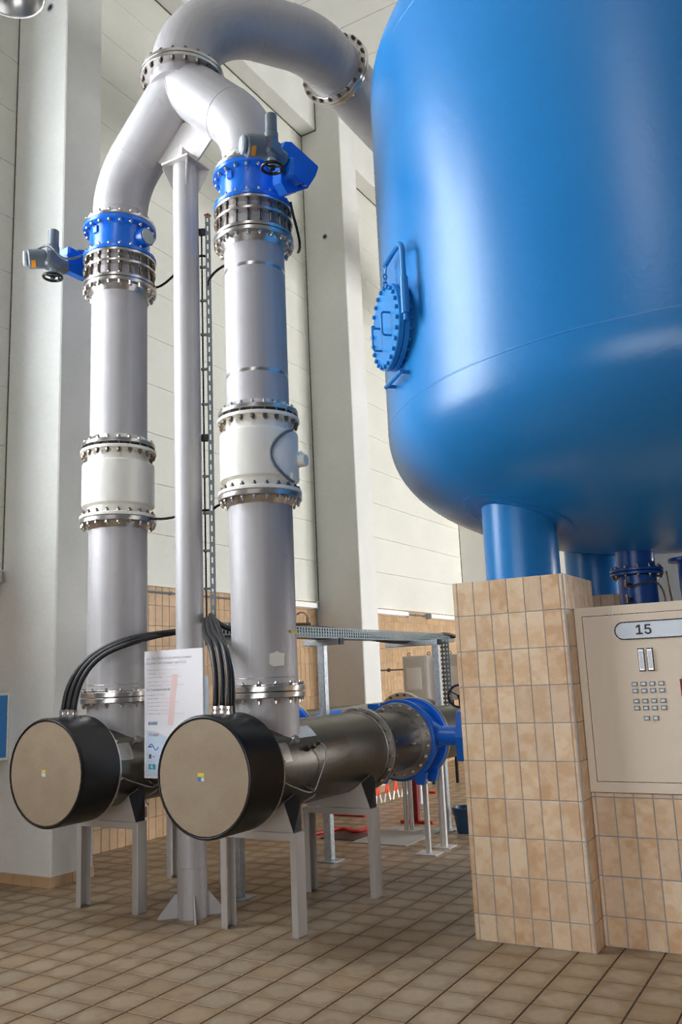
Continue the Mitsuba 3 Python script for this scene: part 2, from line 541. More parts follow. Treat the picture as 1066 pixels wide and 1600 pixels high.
def wall_with_windows(name, axis, at, thick, lo, hi, wins, label):
    """Wall in the plane x = at (axis 0) or y = at (axis 1), holes where the windows are."""
    out = []
    cuts = sorted(wins, key=lambda w: w[0])
    s = lo
    for (a, b, z0, z1) in cuts:
        out += [(s, a, 0, ZC), (a, b, 0, z0), (a, b, z1, ZC)]
        s = b
    out.append((s, hi, 0, ZC))
    ms = [box(at, at + thick, a, b, z0, z1) if axis == 0 else box(a, b, at, at + thick, z0, z1) for a, b, z0, z1 in out if b - a > 1e-6 and z1 - z0 > 1e-6]
    return struct(name, cat(ms), 'm_farwall', label, 'wall')


def window(axis, at, inward, a, b, z0, z1, rad, nm, nt):
    k = COUNT.get('window_n', 0) + 1
    COUNT['window_n'] = k
    fr = []
    d0, d1 = at, at + 0.09 * inward
    d0, d1 = min(d0, d1), max(d0, d1)

    def bx(s, e, p, q):
        fr.append(box(d0, d1, s, e, p, q, 0.006) if axis == 0 else box(s, e, d0, d1, p, q, 0.006))
    w = 0.05
    for i in range(nm + 1):
        s = a + (b - a - w) * i / nm
        bx(s, s + w, z0, z1)
    for i in range(nt + 1):
        p = z0 + (z1 - z0 - w) * i / nt
        bx(a, b, p, p + w)
    key = f'window_{k}'
    scene[key] = mikit.ply(cat(fr), 'm_lgrey')
    labels[key] = {'label': 'unseen gridded window of the hall with glowing panes', 'category': 'window', 'kind': 'structure'}
    o = at - 0.03 * inward
    u = (0, 1, 0) if axis == 0 else (1, 0, 0)
    v = [(a, z0), (b, z0), (b, z1), (a, z1)]
    P = [(o, s, z) if axis == 0 else (s, o, z) for s, z in v]
    nrm = np.cross(np.subtract(P[1], P[0]), np.subtract(P[2], P[0]))
    want = inward if axis == 0 else inward
    f = [(0, 1, 2), (0, 2, 3)] if nrm[axis] * want > 0 else [(0, 2, 1), (0, 3, 2)]
    scene[key + '__pane'] = mikit.ply(mesh(P, f), 'm_white', emitter={'type': 'area', 'radiance': {'type': 'rgb', 'value': list(rad)}})


window(0, XL - 0.1, 1, L['y0'], L['y1'], L['z0'], L['z1'], L['rad'], 3, 6)
wall_with_windows('wall_right', 0, XR, 0.3, YB, YF, [(w['y0'], w['y1'], w['z0'], w['z1']) for w in WIN_RIGHT], 'plain pale wall on the right of the hall')
for w in WIN_RIGHT:
    window(0, XR + 0.1, -1, w['y0'], w['y1'], w['z0'], w['z1'], w['rad'], 4, 6)
B = WIN_BACK
G = FILL_GATE_BACK
bw = [box(XL - 0.3, G['x0'], YB - 0.3, YB, 0, ZC), box(G['x1'], XR, YB - 0.3, YB, 0, ZC), box(G['x0'], G['x1'], YB - 0.3, YB, 0, G['z0']), box(G['x0'], G['x1'], YB - 0.3, YB, G['z1'], B['z0']),
      box(G['x0'], B['x0'], YB - 0.3, YB, B['z0'], B['z1']), box(B['x1'], G['x1'], YB - 0.3, YB, B['z0'], B['z1']), box(G['x0'], G['x1'], YB - 0.3, YB, B['z1'], ZC)]
struct('wall_back', cat(bw), 'm_farwall', 'plain pale wall behind the viewer', 'wall')
window(1, YB - 0.1, 1, B['x0'], B['x1'], B['z0'], B['z1'], B['rad'], 2, 4)
window(1, YB - 0.1, 1, G['x0'], G['x1'], G['z0'], G['z1'], G['rad'], 6, 3)
wall_with_windows('wall_front', 1, YF, 0.3, XL - 0.3, XR, [], 'plain pale wall at the far end of the hall')

# ------------------------------------------------------------------ tiled piers, plinth and control cabinet


def tiled_pier(x0, x1, y0, y1, label):
    k = thing('tiled_pier', label, 'pier')
    b = 0.0028
    part(k, 'core', box(x0 + b, x1 - b, y0 + b, y1 - b, 0, 2.408), 'm_wgrout')
    zs = [0.0, 0.17] + [0.17 + 0.25 * (j + 1) for j in range(8)] + [2.415]
    xs = [x0]
    g = x1 - 0.034
    cols = [x1 - 0.034 - 0.125 * i for i in range(7)]
    cols = sorted([c for c in cols if c > x0 + 0.02])
    xs = [x0] + cols

    def cell(face, s0, s1, z0, z1):
        w, h = s1 - s0 - 0.006, z1 - z0 - 0.006
        if w < 0.01 or h < 0.01:
            return
        m = tile_mesh(w, h, 0.006, 0.0012)
        sc, zc = (s0 + s1) / 2, (z0 + z1) / 2
        M = {'front': place((1, 0, 0), (0, 0, 1), (sc, y0, zc)), 'right': place((0, 1, 0), (0, 0, 1), (x1, sc, zc)),
             'left': place((0, -1, 0), (0, 0, 1), (x0, sc, zc)), 'back': place((-1, 0, 0), (0, 0, 1), (sc, y1, zc))}[face]
        m.apply_transform(M)
        part(k, 'tile', m, wtile_pick())
    for z0, z1 in zip(zs[:-1], zs[1:]):
        for s0, s1 in zip(xs[:-1], xs[1:]):
            cell('front', s0, s1, z0, z1)
        # bullnose corner tile
        t = np.linspace(-PI / 2, 0, 7)
        r = 0.022
        pro = [(x1 - 0.034 + 0.0022, y0)] + [(x1 - r + r * math.cos(a), y0 + r + r * math.sin(a)) for a in t] + [(x1, y0 + 0.11), (x1 - 0.012, y0 + 0.11), (x1 - 0.012, y0 + 0.012), (x1 - 0.034 + 0.0022, y0 + 0.012)]
        part(k, 'corner_tile', prism(Polygon(pro), z1 - z0 - 0.006, (0, 0, z0 + 0.003), (1, 0, 0), (0, 1, 0)), wtile_pick(), smooth=40)
        ys = [y0 + 0.1125 + 0.125 * i for i in range(6)]
        ys = [s for s in ys if s < y1 - 0.01] + [y1]
        for s0, s1 in zip(ys[:-1], ys[1:]):
            cell('right', s0, s1, z0, z1)
        for s0 in np.arange(y0, y1 - 0.02, 0.125):
            cell('left', s0, min(s0 + 0.125, y1), z0, z1)
    part(k, 'top_mortar', box(x0 + 0.002, x1 - 0.002, y0 + 0.002, y1 - 0.002, 2.408, 2.412), 'm_wgrout')
    return k


tiled_pier(-0.446, 0.372, 0.2, 0.95, 'large tan tiled pier carrying the front blue tank leg, left of the beige cabinet')
tiled_pier(-0.446, 0.372, 2.35, 3.10, 'tan tiled pier half hidden behind the front pier, under the second blue tank leg')

for q_, (y0_, y1_) in enumerate(((0.2, 0.95), (2.35, 3.10))):
    tiled_pier(1.765, 2.545, y0_, y1_, ('tan tiled pier beyond the right end of the beige cabinet', 'tan tiled pier under the rear right tank leg')[q_])

pk = thing('tiled_plinth', 'low tan tiled wall below the beige control cabinet', 'plinth')
PX0, PX1, PY = 0.374, 1.76, 0.385
part(pk, 'core', box(PX0, PX1, PY + 0.003, PY + 0.3, 0, 0.955), 'm_wgrout')
pxs = [PX0] + [0.40 + 0.1235 * i for i in range(12) if 0.40 + 0.1235 * i < PX1 - 0.02] + [PX1]
pzs = [0.0, 0.185, 0.4325, 0.68, 0.9275, 0.957]
for z0, z1 in zip(pzs[:-1], pzs[1:]):
    for s0, s1 in zip(pxs[:-1], pxs[1:]):
        if s1 - s0 < 0.012:
            continue
        m = tile_mesh(s1 - s0 - 0.007, z1 - z0 - 0.007, 0.006, 0.0012)
        m.apply_transform(place((1, 0, 0), (0, 0, 1), ((s0 + s1) / 2, PY, (z0 + z1) / 2)))
        part(pk, 'tile', m, wtile_pick())

cb = thing('control_cabinet', 'beige control cabinet with an oval 15 sign, on the tiled plinth at right', 'cabinet')
CY = 0.372
cbx0, cbx1, cz0, cz1 = 0.376, 1.70, 0.96, 2.178
dx0, dx1, dz0, dz1 = 0.425, 1.64, 1.026, 2.118
fo = Polygon([(cbx0, cz0), (cbx1, cz0), (cbx1, cz1), (cbx0, cz1)], [[(dx0, dz0), (dx1, dz0), (dx1, dz1), (dx0, dz1)]])
part(cb, 'body', cat(prism(fo, 0.02, (0, CY + 0.02, 0), (1, 0, 0), (0, 0, 1)), box(cbx0, cbx1, CY + 0.02, 0.66, cz0, cz1, 0.004)), 'm_cab')
dr_ = part(cb, 'door', box(dx0 + 0.0035, dx1 - 0.0035, CY + 0.0015, CY + 0.0195, dz0 + 0.0035, dz1 - 0.0035, 0.0015), 'm_cab')
gv = cat(*[box(*b_) for b_ in ((dx0, dx1, CY + 0.0145, CY + 0.0198, dz0, dz0 + 0.0035), (dx0, dx1, CY + 0.0145, CY + 0.0198, dz1 - 0.0035, dz1), (dx0, dx0 + 0.0035, CY + 0.0145, CY + 0.0198, dz0, dz1))])
part(cb, 'door_gap', gv, 'm_dark')


def pill(x0, x1, z0, z1):
    r = (z1 - z0) / 2
    return Polygon([(x0 + r + r * math.cos(t), (z0 + z1) / 2 + r * math.sin(t)) for t in np.linspace(PI / 2, 3 * PI / 2, 24)] + [(x1 - r + r * math.cos(t), (z0 + z1) / 2 + r * math.sin(t)) for t in np.linspace(-PI / 2, PI / 2, 24)])


po, pi_ = pill(0.637, 1.45, 1.944, 2.064), pill(0.644, 1.443, 1.951, 2.057)
sg = part(cb, 'sign_plate', prism(pi_, -0.004, (0, CY + 0.0015 - 0.004, 0), (1, 0, 0), (0, 0, 1)), 'm_label', label='pale blue-grey oval sign plate')
part(sg, 'rim', prism(po.difference(pi_), 0.007, (0, CY + 0.0015, 0), (1, 0, 0), (0, 0, 1)), 'm_dark')
tx = meshkit.text_mesh('15', 0.061, 0.0015, bold=True)
bb = tx.bounds
tx.apply_scale([0.100 / (bb[1][0] - bb[0][0]), 1, 1])
tx.apply_translation(-np.array([tx.bounds[0][0], tx.bounds[0][1], 0]))
tx.apply_transform(place((1, 0, 0), (0, 0, 1), (0.777, CY - 0.0025 + 0.004 - 0.004, 1.974)))
part(sg, 'numeral', tx, 'm_dark', label='dark number 15')
for hx in (0.776, 0.832):
    h = part(cb, 'slim_handle', box(hx, hx + 0.036, CY - 0.012, CY + 0.002, 1.738, 1.880, 0.003), 'm_alu', label='slim upright metal handle')
    part(h, 'surround', cat(box(hx - 0.003, hx + 0.039, CY - 0.002, CY + 0.002, 1.734, 1.884)), 'm_dark')
    part(h, 'inset', box(hx + 0.006, hx + 0.030, CY - 0.014, CY - 0.0115, 1.752, 1.866, 0.001), 'm_label')
kx, kz = [0.733, 0.7895, 0.845, 0.902], [1.6525, 1.6080, 1.5425, 1.4975]
kb = mikit.ply(box(-0.0165, 0.0165, -0.006, 0.002, -0.0115, 0.0115, 0.002), 'm_key')
kd = mikit.ply(box(-0.0185, 0.0185, -0.002, 0.001, -0.0135, 0.0135), 'm_dark')
kf = mikit.ply(box(-0.010, 0.010, -0.0072, -0.0055, -0.0065, 0.0065), 'm_label')
for x, z in [(x, z) for z in kz for x in kx] + [(0.7885, 1.4325), (0.845, 1.4325)]:
    tw = T().translate([x, CY + 0.0005, z])
    kk = part(cb, 'push_button', kb, None, to_world=tw)
    part(kk, 'bezel', kd, None, to_world=tw)
    part(kk, 'cap', kf, None, to_world=tw)
part(cb, 'lamp_dot', cyl((0.838, CY + 0.002, 1.409), (0.838, CY - 0.002, 1.409), 0.003, 10), 'm_red', label='tiny red indicator dot')
mt = part(cb, 'display', box(1.018, 1.20, CY - 0.004, CY + 0.002, 1.567, 1.676, 0.001), 'm_darkred', label='dark red display window')

# ------------------------------------------------------------------ blue pressure tank
TX, TY, TR, Z1, Z2, TB, PW = 1.06, 1.65, 2.397, 3.741, 6.73, 1.055, 2.227


def dish_z(r):
    return Z1 - TB * (1 - (r / TR) ** PW) ** (1 / PW)


tk = thing('pressure_tank', 'huge bright blue pressure tank standing on tiled piers at right', 'tank')
tt = np.linspace(0, PI / 2, 40)
low = [(TR * math.sin(a) ** (2 / PW), Z1 - TB * math.cos(a) ** (2 / PW)) for a in tt]
up = [(TR * math.cos(a) ** (2 / PW), Z2 + TB * math.sin(a) ** (2 / PW)) for a in tt]
low[0], up[-1] = (0, Z1 - TB), (0, Z2 + TB)
part(tk, 'shell', lathe(low + [(TR, Z1 + (Z2 - Z1) * k / 6) for k in range(1, 6)] + up, (TX, TY, 0), (0, 0, 1), 160, closed=False), 'm_tank', smooth=True)
for z in (Z1, Z2):
    part(tk, 'weld_seam', lathe([(TR - 0.004, z - 0.010), (TR + 0.0008, z - 0.006), (TR + 0.0013, z), (TR + 0.0008, z + 0.006), (TR - 0.004, z + 0.010)], (TX, TY, 0), (0, 0, 1), 160), 'm_tank', smooth=True)
LEGS = [(-0.03, 0.575), (-0.03, 2.725), (2.15, 0.575), (2.15, 2.725)]
LR = 0.272
for lx, ly in LEGS:
    rr = math.hypot(lx - TX, ly - TY)
    zt = dish_z(rr + LR) + 0.02
    part(tk, 'leg', cat(cyl((lx, ly, 2.43), (lx, ly, zt), LR, 48), cyl((lx, ly, 2.4135), (lx, ly, 2.43), LR + 0.002, 48)), 'm_tank', smooth=40)
    # reinforcing pad following the dish round the leg
    v, f, nA = [], [], 48
    for rad, off in ((LR - 0.01, -0.004), (LR + 0.12, 0.012), (LR + 0.135, -0.006)):
        for q in range(nA):
            a = 2 * PI * q / nA
            x, y = lx + rad * math.cos(a), ly + rad * math.sin(a)
            r_ = min(math.hypot(x - TX, y - TY), TR * 0.985)
            s_ = 1 if off > 0 else 0
            v.append((x, y, dish_z(r_) - off))
    for w in range(2):
        for q in range(nA):
            p = (q + 1) % nA
            f += [(w * nA + q, (w + 1) * nA + q, (w + 1) * nA + p), (w * nA + q, (w + 1) * nA + p, w * nA + p)]
    part(tk, 'leg_pad', mesh(v, f), 'm_tank', smooth=40)
# manhole with davit
az = math.radians(-135)
nv, tv, zv = np.array([math.cos(az), math.sin(az), 0]), np.array([-math.sin(az), math.cos(az), 0]), np.array([0, 0, 1.0])
P0 = np.array([TX, TY, 4.35]) + nv * TR
tv = tv if (project(P0 + tv)[0][0] > project(P0)[0][0]) else -tv


def mh(n, t, z):
    return P0 + nv * n + tv * t + zv * z


mk = part(tk, 'manhole', cat(lathe([(0.27, -0.10), (0.285, -0.10), (0.285, 0.02), (0.27, 0.02)], P0, nv, 56), ring(mh(0.02, 0, 0), nv, 0.26, 0.325, 0.04)), 'm_tank', smooth=30)
part(mk, 'cover', cat(cyl(mh(0.064, 0, 0), mh(0.108, 0, 0), 0.325, 56, c=0.006)), 'm_tank', smooth=30)
bolt = []
for k in range(24):
    a = 2 * PI * (k + 0.5) / 24
    for n0, s in ((0.108, 1), (0.018, -1)):
        bolt.append(hexnut(mh(n0, 0.298 * math.cos(a), 0.298 * math.sin(a)), nv * s, 0.016, 0.022))
part(mk, 'bolt_circle', cat(bolt), 'm_tank', stuff=True)
for t0, z0 in ((-0.12, -0.05), (0.12, -0.02)):
    pts = [mh(0.105, t0, z0 - 0.09), mh(0.16, t0, z0 - 0.09), mh(0.175, t0, z0 - 0.075), mh(0.175, t0, z0 + 0.075), mh(0.16, t0, z0 + 0.09), mh(0.105, t0, z0 + 0.09)]
    pp = np.vstack([np.linspace(pts[i], pts[i + 1], 5)[:-1] for i in range(5)] + [pts[-1:]])
    part(mk, 'grab_handle', tube(pp, 0.008, 10), 'm_tank', smooth=40)
dv = np.vstack([[mh(0.07, 0.36, 0.0), mh(0.07, 0.36, 0.30), mh(0.07, 0.36, 0.44)], arc(mh(0.07, 0.27, 0.44), tv, zv, 0.09, 0.15, PI / 2, 12), [mh(0.07, 0.12, 0.535), mh(0.07, -0.04, 0.525)]])
dk = part(tk, 'davit_arm', tube(np.vstack([np.linspace(dv[0], dv[1], 6)[:-1], dv[1:]]), 0.021, 14), 'm_tank', smooth=40)
part(dk, 'socket', cat(cyl(mh(0.07, 0.36, -0.04), mh(0.07, 0.36, 0.24), 0.031, 18), cyl(mh(0.07, 0.36, -0.09), mh(0.07, 0.36, -0.04), 0.018, 12), box(-0.001, 0.001, -0.001, 0.001, -0.001, 0.001).apply_translation(mh(0.07, 0.36, 0)),
                            tube([mh(0.045, 0.30, 0.05), mh(0.06, 0.36, 0.05)], 0.02, 8), tube([mh(0.045, 0.30, 0.2), mh(0.06, 0.36, 0.2)], 0.02, 8)), 'm_tank', smooth=40)
ch = [cyl(mh(0.07, -0.01, 0.525), mh(0.08, -0.01, 0.43), 0.008, 8)]
for i in range(3):
    c_ = mh(0.085, -0.01, 0.418 - 0.03 * i)
    e = tv if i % 2 else nv
    ch.append(tube(np.array([c_ + 0.014 * math.cos(a) * e + 0.02 * math.sin(a) * zv for a in np.linspace(0, 2 * PI, 15)]), 0.006, 6, caps=False))
ch.append(box(-0.02, 0.02, -0.03, 0.03, -0.008, 0.008).apply_translation(mh(0.085, -0.01, 0.322)))
part(dk, 'chain', cat(ch), 'm_tank', smooth=40)
rg = [mh(-0.02, -0.20, -0.40), mh(0.06, -0.20, -0.40), mh(0.06, 0.18, -0.40), mh(-0.03, 0.18, -0.40)]
part(tk, 'rung', cat(tube(np.linspace(rg[1], rg[2], 4), 0.018, 12), tube(np.linspace(mh(-0.07, -0.18, -0.40), mh(0.06, -0.18, -0.40), 3), 0.014, 10), tube(np.linspace(mh(-0.07, 0.15, -0.40), mh(0.06, 0.15, -0.40), 3), 0.014, 10)), 'm_tank', smooth=40)
# outlet below the tank
ox, oy = 0.53, 1.83
ot = thing('tank_outlet_pipe', 'blue flanged outlet pipe with shade painted in, below the tank, behind the beige cabinet', 'pipe')
part(ot, 'upper_pipe', cyl((ox, oy, 2.545), (ox, oy, dish_z(math.hypot(ox - TX, oy - TY)) + 0.01), 0.155, 40), 'm_blue_shaded', smooth=40)
part(ot, 'lower_pipe', cyl((ox, oy, 0.0), (ox, oy, 2.50), 0.155, 40), 'm_blue_shaded', smooth=40)
part(ot, 'flange', cat(ring((ox, oy, 2.505), (0, 0, 1), 0.10, 0.215, 0.025), ring((ox, oy, 2.535), (0, 0, 1), 0.10, 0.215, 0.025)), 'm_blue_shaded', smooth=30)
part(ot, 'bolt_circle', cat(bolt_circle((ox, oy, 2.56), (0, 0, 1), 0.19, 12, 0.015, 0.015), bolt_circle((ox, oy, 2.505), (0, 0, -1), 0.19, 12, 0.015, 0.015)), 'm_boltdark', stuff=True)
part(ot, 'sample_cock', cat(cyl((ox - 0.03, oy - 0.155, 2.42), (ox - 0.05, oy - 0.22, 2.42), 0.018, 10), cyl((ox - 0.05, oy - 0.22, 2.40), (ox - 0.05, oy - 0.22, 2.46), 0.014, 10)), 'm_boltdark', smooth=40)
part(ot, 'sample_cock', cat(cyl((ox - 0.03, oy - 0.155, 2.30), (ox - 0.05, oy - 0.22, 2.30), 0.018, 10), cyl((ox - 0.05, oy - 0.22, 2.27), (ox - 0.05, oy - 0.22, 2.34), 0.014, 10)), 'm_boltdark', smooth=40)
part(ot, 'sample_line', tube(spline([(ox - 0.05, oy - 0.23, 2.42), (ox + 0.10, oy - 0.25, 2.425), (ox + 0.19, oy - 0.26, 2.42), (ox + 0.225, oy - 0.26, 2.38), (ox + 0.23, oy - 0.26, 2.2)], 30), 0.007, 8), 'm_copper', smooth=40)
part(ot, 'sample_line', tube(spline([(ox + 0.27, oy - 0.2, 2.5), (ox + 0.28, oy - 0.22, 2.4), (ox + 0.30, oy - 0.22, 2.2)], 12), 0.007, 8), 'm_copper', smooth=40)
gv_ = thing('inlet_valve', 'blue flanged valve with shade painted in, under the tank at the right edge', 'valve')
part(gv_, 'body', cat(cyl((0.95, 2.0, 2.18), (0.95, 2.0, 2.62), 0.12, 28), cyl((0.95, 2.0, 2.40), (1.35, 2.0, 2.40), 0.10, 28)), 'm_blue_shaded', smooth=40)
part(gv_, 'flange', cat(ring((0.95, 2.0, 2.60), (0, 0, 1), 0.05, 0.19, 0.03), ring((0.95, 2.0, 2.17), (0, 0, 1), 0.05, 0.19, 0.03)), 'm_blue_shaded', smooth=30)
part(gv_, 'lower_pipe', cyl((0.95, 2.0, 0.0), (0.95, 2.0, 2.17), 0.12, 28), 'm_blue_shaded', smooth=40)

# ------------------------------------------------------------------ risers: meters, valves, branches
XS, YR, R5 = (-3.485, -1.93), -0.08, 0.254
SIDE = ('left', 'right')
for s, X in zip(SIDE, XS):
    A = (X, YR)
    o = lambda z: (X, YR, z)  # noqa: E731
    lp = thing('lower_riser_pipe', f'{s} brushed steel riser pipe below the white flow meter', 'pipe')
    part(lp, 'barrel', pipe_shell(o(1.735), o(3.18), R5), 'm_steel', smooth=30)
    part(lp, 'flange', cat(ring(o(1.698), (0, 0, 1), 0.245, 0.305, 0.042), ring(o(1.735), (0, 0, 1), 0.245, 0.272, 0.02)), 'm_polish', smooth=30)
    part(lp, 'flange', cat(ring(o(3.185), (0, 0, 1), 0.245, 0.335, 0.042), lathe([(0.245, 0), (0.256, 0), (0.285, 0.05), (0.245, 0.05)], o(3.135), (0, 0, 1), 56)), 'm_polish', smooth=30)
    part(lp, 'bolt_circle', cat(bolt_circle(o(1.74), (0, 0, 1), 0.283, 14, 0.017, 0.020), bolt_circle(o(3.185), (0, 0, -1), 0.308, 20, 0.017, 0.024)), 'm_bolt', stuff=True)
    part(lp, 'weld_ring', torus(o(1.80), (0, 0, 1), R5, 0.003, 56, 6), 'm_polish', smooth=True)
    if s == 'right':
        tp = part(lp, 'patch', prism(Polygon([(-0.06, -0.03), (-0.055, 0.045), (-0.02, 0.052), (0.0, 0.065), (0.03, 0.05), (0.062, 0.045), (0.058, -0.045), (-0.03, -0.05)]), 0.002, (X + 0.215, YR - 0.145, 1.93), (0.56, 0.83, 0), (0, 0, 1)), 'm_white', label='white rubbed sticker patch')
        part(lp, 'tap', cat(cyl((X + 0.20, YR + 0.14, 2.20), (X + 0.30, YR + 0.21, 2.20), 0.012, 10), cyl((X + 0.28, YR + 0.20, 2.18), (X + 0.28, YR + 0.20, 2.25), 0.012, 10),
                            tube(spline([(X + 0.28, YR + 0.20, 2.25), (X + 0.25, YR + 0.19, 2.29), (X + 0.2, YR + 0.17, 2.28)], 10), 0.006, 8)), 'm_boltdark', smooth=40, label='small sampling tap')
        part(lp, 'tag', prism(sbox(-0.06, -0.011, 0.06, 0.011), 0.002, (X + 0.252, YR + 0.04, 2.14), (-0.15, 0.988, 0), (0, 0, 1)), 'm_yellow', label='small yellow tag')

    fm = thing('flow_meter', f'white magnetic flow meter on the {s} riser pipe' + (' with a grey cable loop' if s == 'right' else ''), 'flow meter')
    part(fm, 'body', lathe([(0.24, 3.26), (0.27, 3.26), (0.27, 3.335), (0.316, 3.348), (0.318, 3.36), (0.318, 3.715), (0.316, 3.727), (0.27, 3.745), (0.27, 3.83), (0.24, 3.83)], (X, YR, 0), (0, 0, 1), 64), 'm_white', smooth=30)
    part(fm, 'flange', ring(o(3.232), (0, 0, 1), 0.25, 0.335, 0.03), 'm_white', smooth=30)
    part(fm, 'flange', ring(o(3.828), (0, 0, 1), 0.25, 0.335, 0.03), 'm_white', smooth=30)
    part(fm, 'gasket', cat(lathe([(0.25, 0), (0.29, 0), (0.29, 0.006), (0.25, 0.006)], o(3.227), (0, 0, 1), 48), lathe([(0.25, 0), (0.29, 0), (0.29, 0.028), (0.25, 0.028)], o(3.858), (0, 0, 1), 48)), 'm_dark')
    part(fm, 'bolt_circle', cat(bolt_circle(o(3.262), (0, 0, 1), 0.308, 20, 0.018, 0.022), bolt_circle(o(3.828), (0, 0, -1), 0.308, 20, 0.019, 0.03)), 'm_boltdark', stuff=True)
    part(fm, 'stud_circle', cat([cyl((X + 0.308 * math.cos(a), YR + 0.308 * math.sin(a), 3.85), (X + 0.308 * math.cos(a), YR + 0.308 * math.sin(a), 3.89), 0.011, 8) for a in [2 * PI * (k + .5) / 20 for k in range(20)]]), 'm_boltdark', stuff=True)
    if s == 'right':
        dd = np.array([0.86, 0.51, 0])
        br = np.array([X, YR, 3.63]) + dd * 0.32
        part(fm, 'bracket', cat(prism(sbox(-0.04, -0.05, 0.05, 0.10), 0.008, br + (-0.04, -0.06, 0.03), (0.51, -0.86, 0), (0, 0, 1)), cyl(br + (0, 0, -0.05), br + dd * 0.05 + (0, 0, -0.10), 0.022, 12)), 'm_white', label='white mounting bracket', smooth=30)
        se = part(fm, 'sensor_head', cat(cyl(br + dd * 0.0 + (0.0, -0.03, -0.13), br + dd * 0.075 + (0.02, -0.06, -0.13), 0.05, 24, c=0.006)), 'm_white', smooth=30)
        part(se, 'band', cyl(br + (-0.01, -0.022, -0.13), br + (0.005, -0.035, -0.13), 0.052, 24), 'm_dark', smooth=30)
        u_ = np.array([0.3, -0.95, 0])
        ctr = np.array([X, YR, 3.53])
        lp_ = []
        for t in np.linspace(0, 1, 30):
            a = math.radians(-8 - 34 * math.sin(PI * t) ** 0.7)
            zz = 3.71 - 0.42 * t
            base = a + math.radians(2)
            lp_.append((X + 0.345 * math.cos(base), YR + 0.345 * math.sin(base), zz))
        part(fm, 'cable_loop', tube(lp_, 0.012, 10), 'm_grey', smooth=True, label='grey cable loop')
        part(fm, 'lug', box(X + 0.30, X + 0.335, YR - 0.03, YR + 0.03, 3.30, 3.37, 0.004), 'm_white')

    up_ = thing('upper_riser_pipe', f'{s} brushed steel riser pipe between white flow meter and blue valve', 'pipe')
    part(up_, 'barrel', pipe_shell(o(3.93), o(5.36), R5), 'm_steel', smooth=30)
    part(up_, 'flange', cat(ring(o(3.884), (0, 0, 1), 0.245, 0.325, 0.036), lathe([(0.245, 0), (0.285, 0), (0.257, 0.05), (0.245, 0.05)], o(3.92), (0, 0, 1), 56)), 'm_polish', smooth=30)
    part(up_, 'flange', cat(ring(o(5.385), (0, 0, 1), 0.245, 0.34, 0.037), lathe([(0.245, 0), (0.257, 0), (0.29, 0.055), (0.245, 0.055)], o(5.33), (0, 0, 1), 56)), 'm_polish', smooth=30)
    part(up_, 'bolt_circle', cat(bolt_circle(o(3.92), (0, 0, 1), 0.3, 20, 0.018, 0.02), bolt_circle(o(5.385), (0, 0, -1), 0.312, 20, 0.018, 0.024)), 'm_bolt', stuff=True)
    if s == 'right':
        for zz in (4.22, 5.13):
            part(up_, 'tape_mark', lathe([(R5 - 0.001, -0.014), (R5 + 0.0008, -0.014), (R5 + 0.0008, 0.014), (R5 - 0.001, 0.014)], o(zz), (0, 0, 1), 56), 'm_polish', smooth=30, label='worn shiny band')

    dj = thing('dismantling_joint', f'steel dismantling joint with tie rods below the {s} blue valve', 'pipe joint')
    part(dj, 'sleeve', pipe_shell(o(5.43), o(5.70), 0.262), 'm_steel', smooth=30)
    part(dj, 'flange', ring(o(5.428), (0, 0, 1), 0.25, 0.34, 0.03), 'm_polish', smooth=30)
    part(dj, 'middle_ring', ring(o(5.572), (0, 0, 1), 0.255, 0.335, 0.026), 'm_polish', smooth=30)
    part(dj, 'upper_ring', ring(o(5.676), (0, 0, 1), 0.25, 0.335, 0.026), 'm_polish', smooth=30)
    rod = mikit.ply(cat(cyl((0, 0, -0.012), (0, 0, 0.262), 0.012, 8), hexnut((0, 0, 0.03), (0, 0, 1), 0.019, 0.022), hexnut((0, 0, 0.147), (0, 0, -1), 0.019, 0.02), hexnut((0, 0, 0.172), (0, 0, 1), 0.019, 0.02), hexnut((0, 0, 0.247), (0, 0, -1), 0.019, 0.02)), 'm_boltdark')
    for k in range(20):
        a = 2 * PI * (k + .5) / 20
        part(dj, 'tie_rod', rod, None, to_world=T().translate([X + 0.309 * math.cos(a), YR + 0.309 * math.sin(a), 5.428]))

    # butterfly valve
    bv = thing('butterfly_valve', f'blue butterfly valve with grey electric actuator at the top of the {s} riser', 'valve')
    sg_ = -1 if s == 'left' else 1
    part(bv, 'body', cat(lathe([(0.24, 5.705), (0.335, 5.705), (0.338, 5.712), (0.338, 5.735), (0.33, 5.742), (0.285, 5.755), (0.278, 5.78), (0.278, 5.96), (0.285, 5.98), (0.33, 5.995), (0.338, 6.003), (0.338, 6.033), (0.335, 6.04), (0.24, 6.04)], (X, YR, 0), (0, 0, 1), 64),
                         cyl((X + sg_ * 0.25, YR, 5.87), (X + sg_ * 0.40, YR, 5.87), 0.095, 28), cyl((X - sg_ * 0.25, YR, 5.87), (X - sg_ * 0.345, YR, 5.87), 0.085, 28),
                         box(X - 0.05, X + 0.0, YR - 0.295, YR - 0.26, 5.90, 5.97, 0.004)), 'm_blue', smooth=30)
    part(bv, 'shaft_cover', cyl((X - sg_ * 0.345, YR, 5.87), (X - sg_ * 0.36, YR, 5.87), 0.075, 28, c=0.004), 'm_lgrey', smooth=30, label='round grey shaft cover')
    part(bv, 'bolt_circle', cat(bolt_circle(o(6.0), (0, 0, -1), 0.312, 20, 0.018, 0.024), bolt_circle(o(5.742), (0, 0, 1), 0.312, 20, 0.016, 0.018)), 'm_bolt', stuff=True)
    # gearbox plate in the plane across the shaft, actuator towards the viewer
    gx = X + sg_ * 0.40
    g = lambda y, z, d=0.0: (gx + sg_ * d, YR + y, z)  # noqa: E731
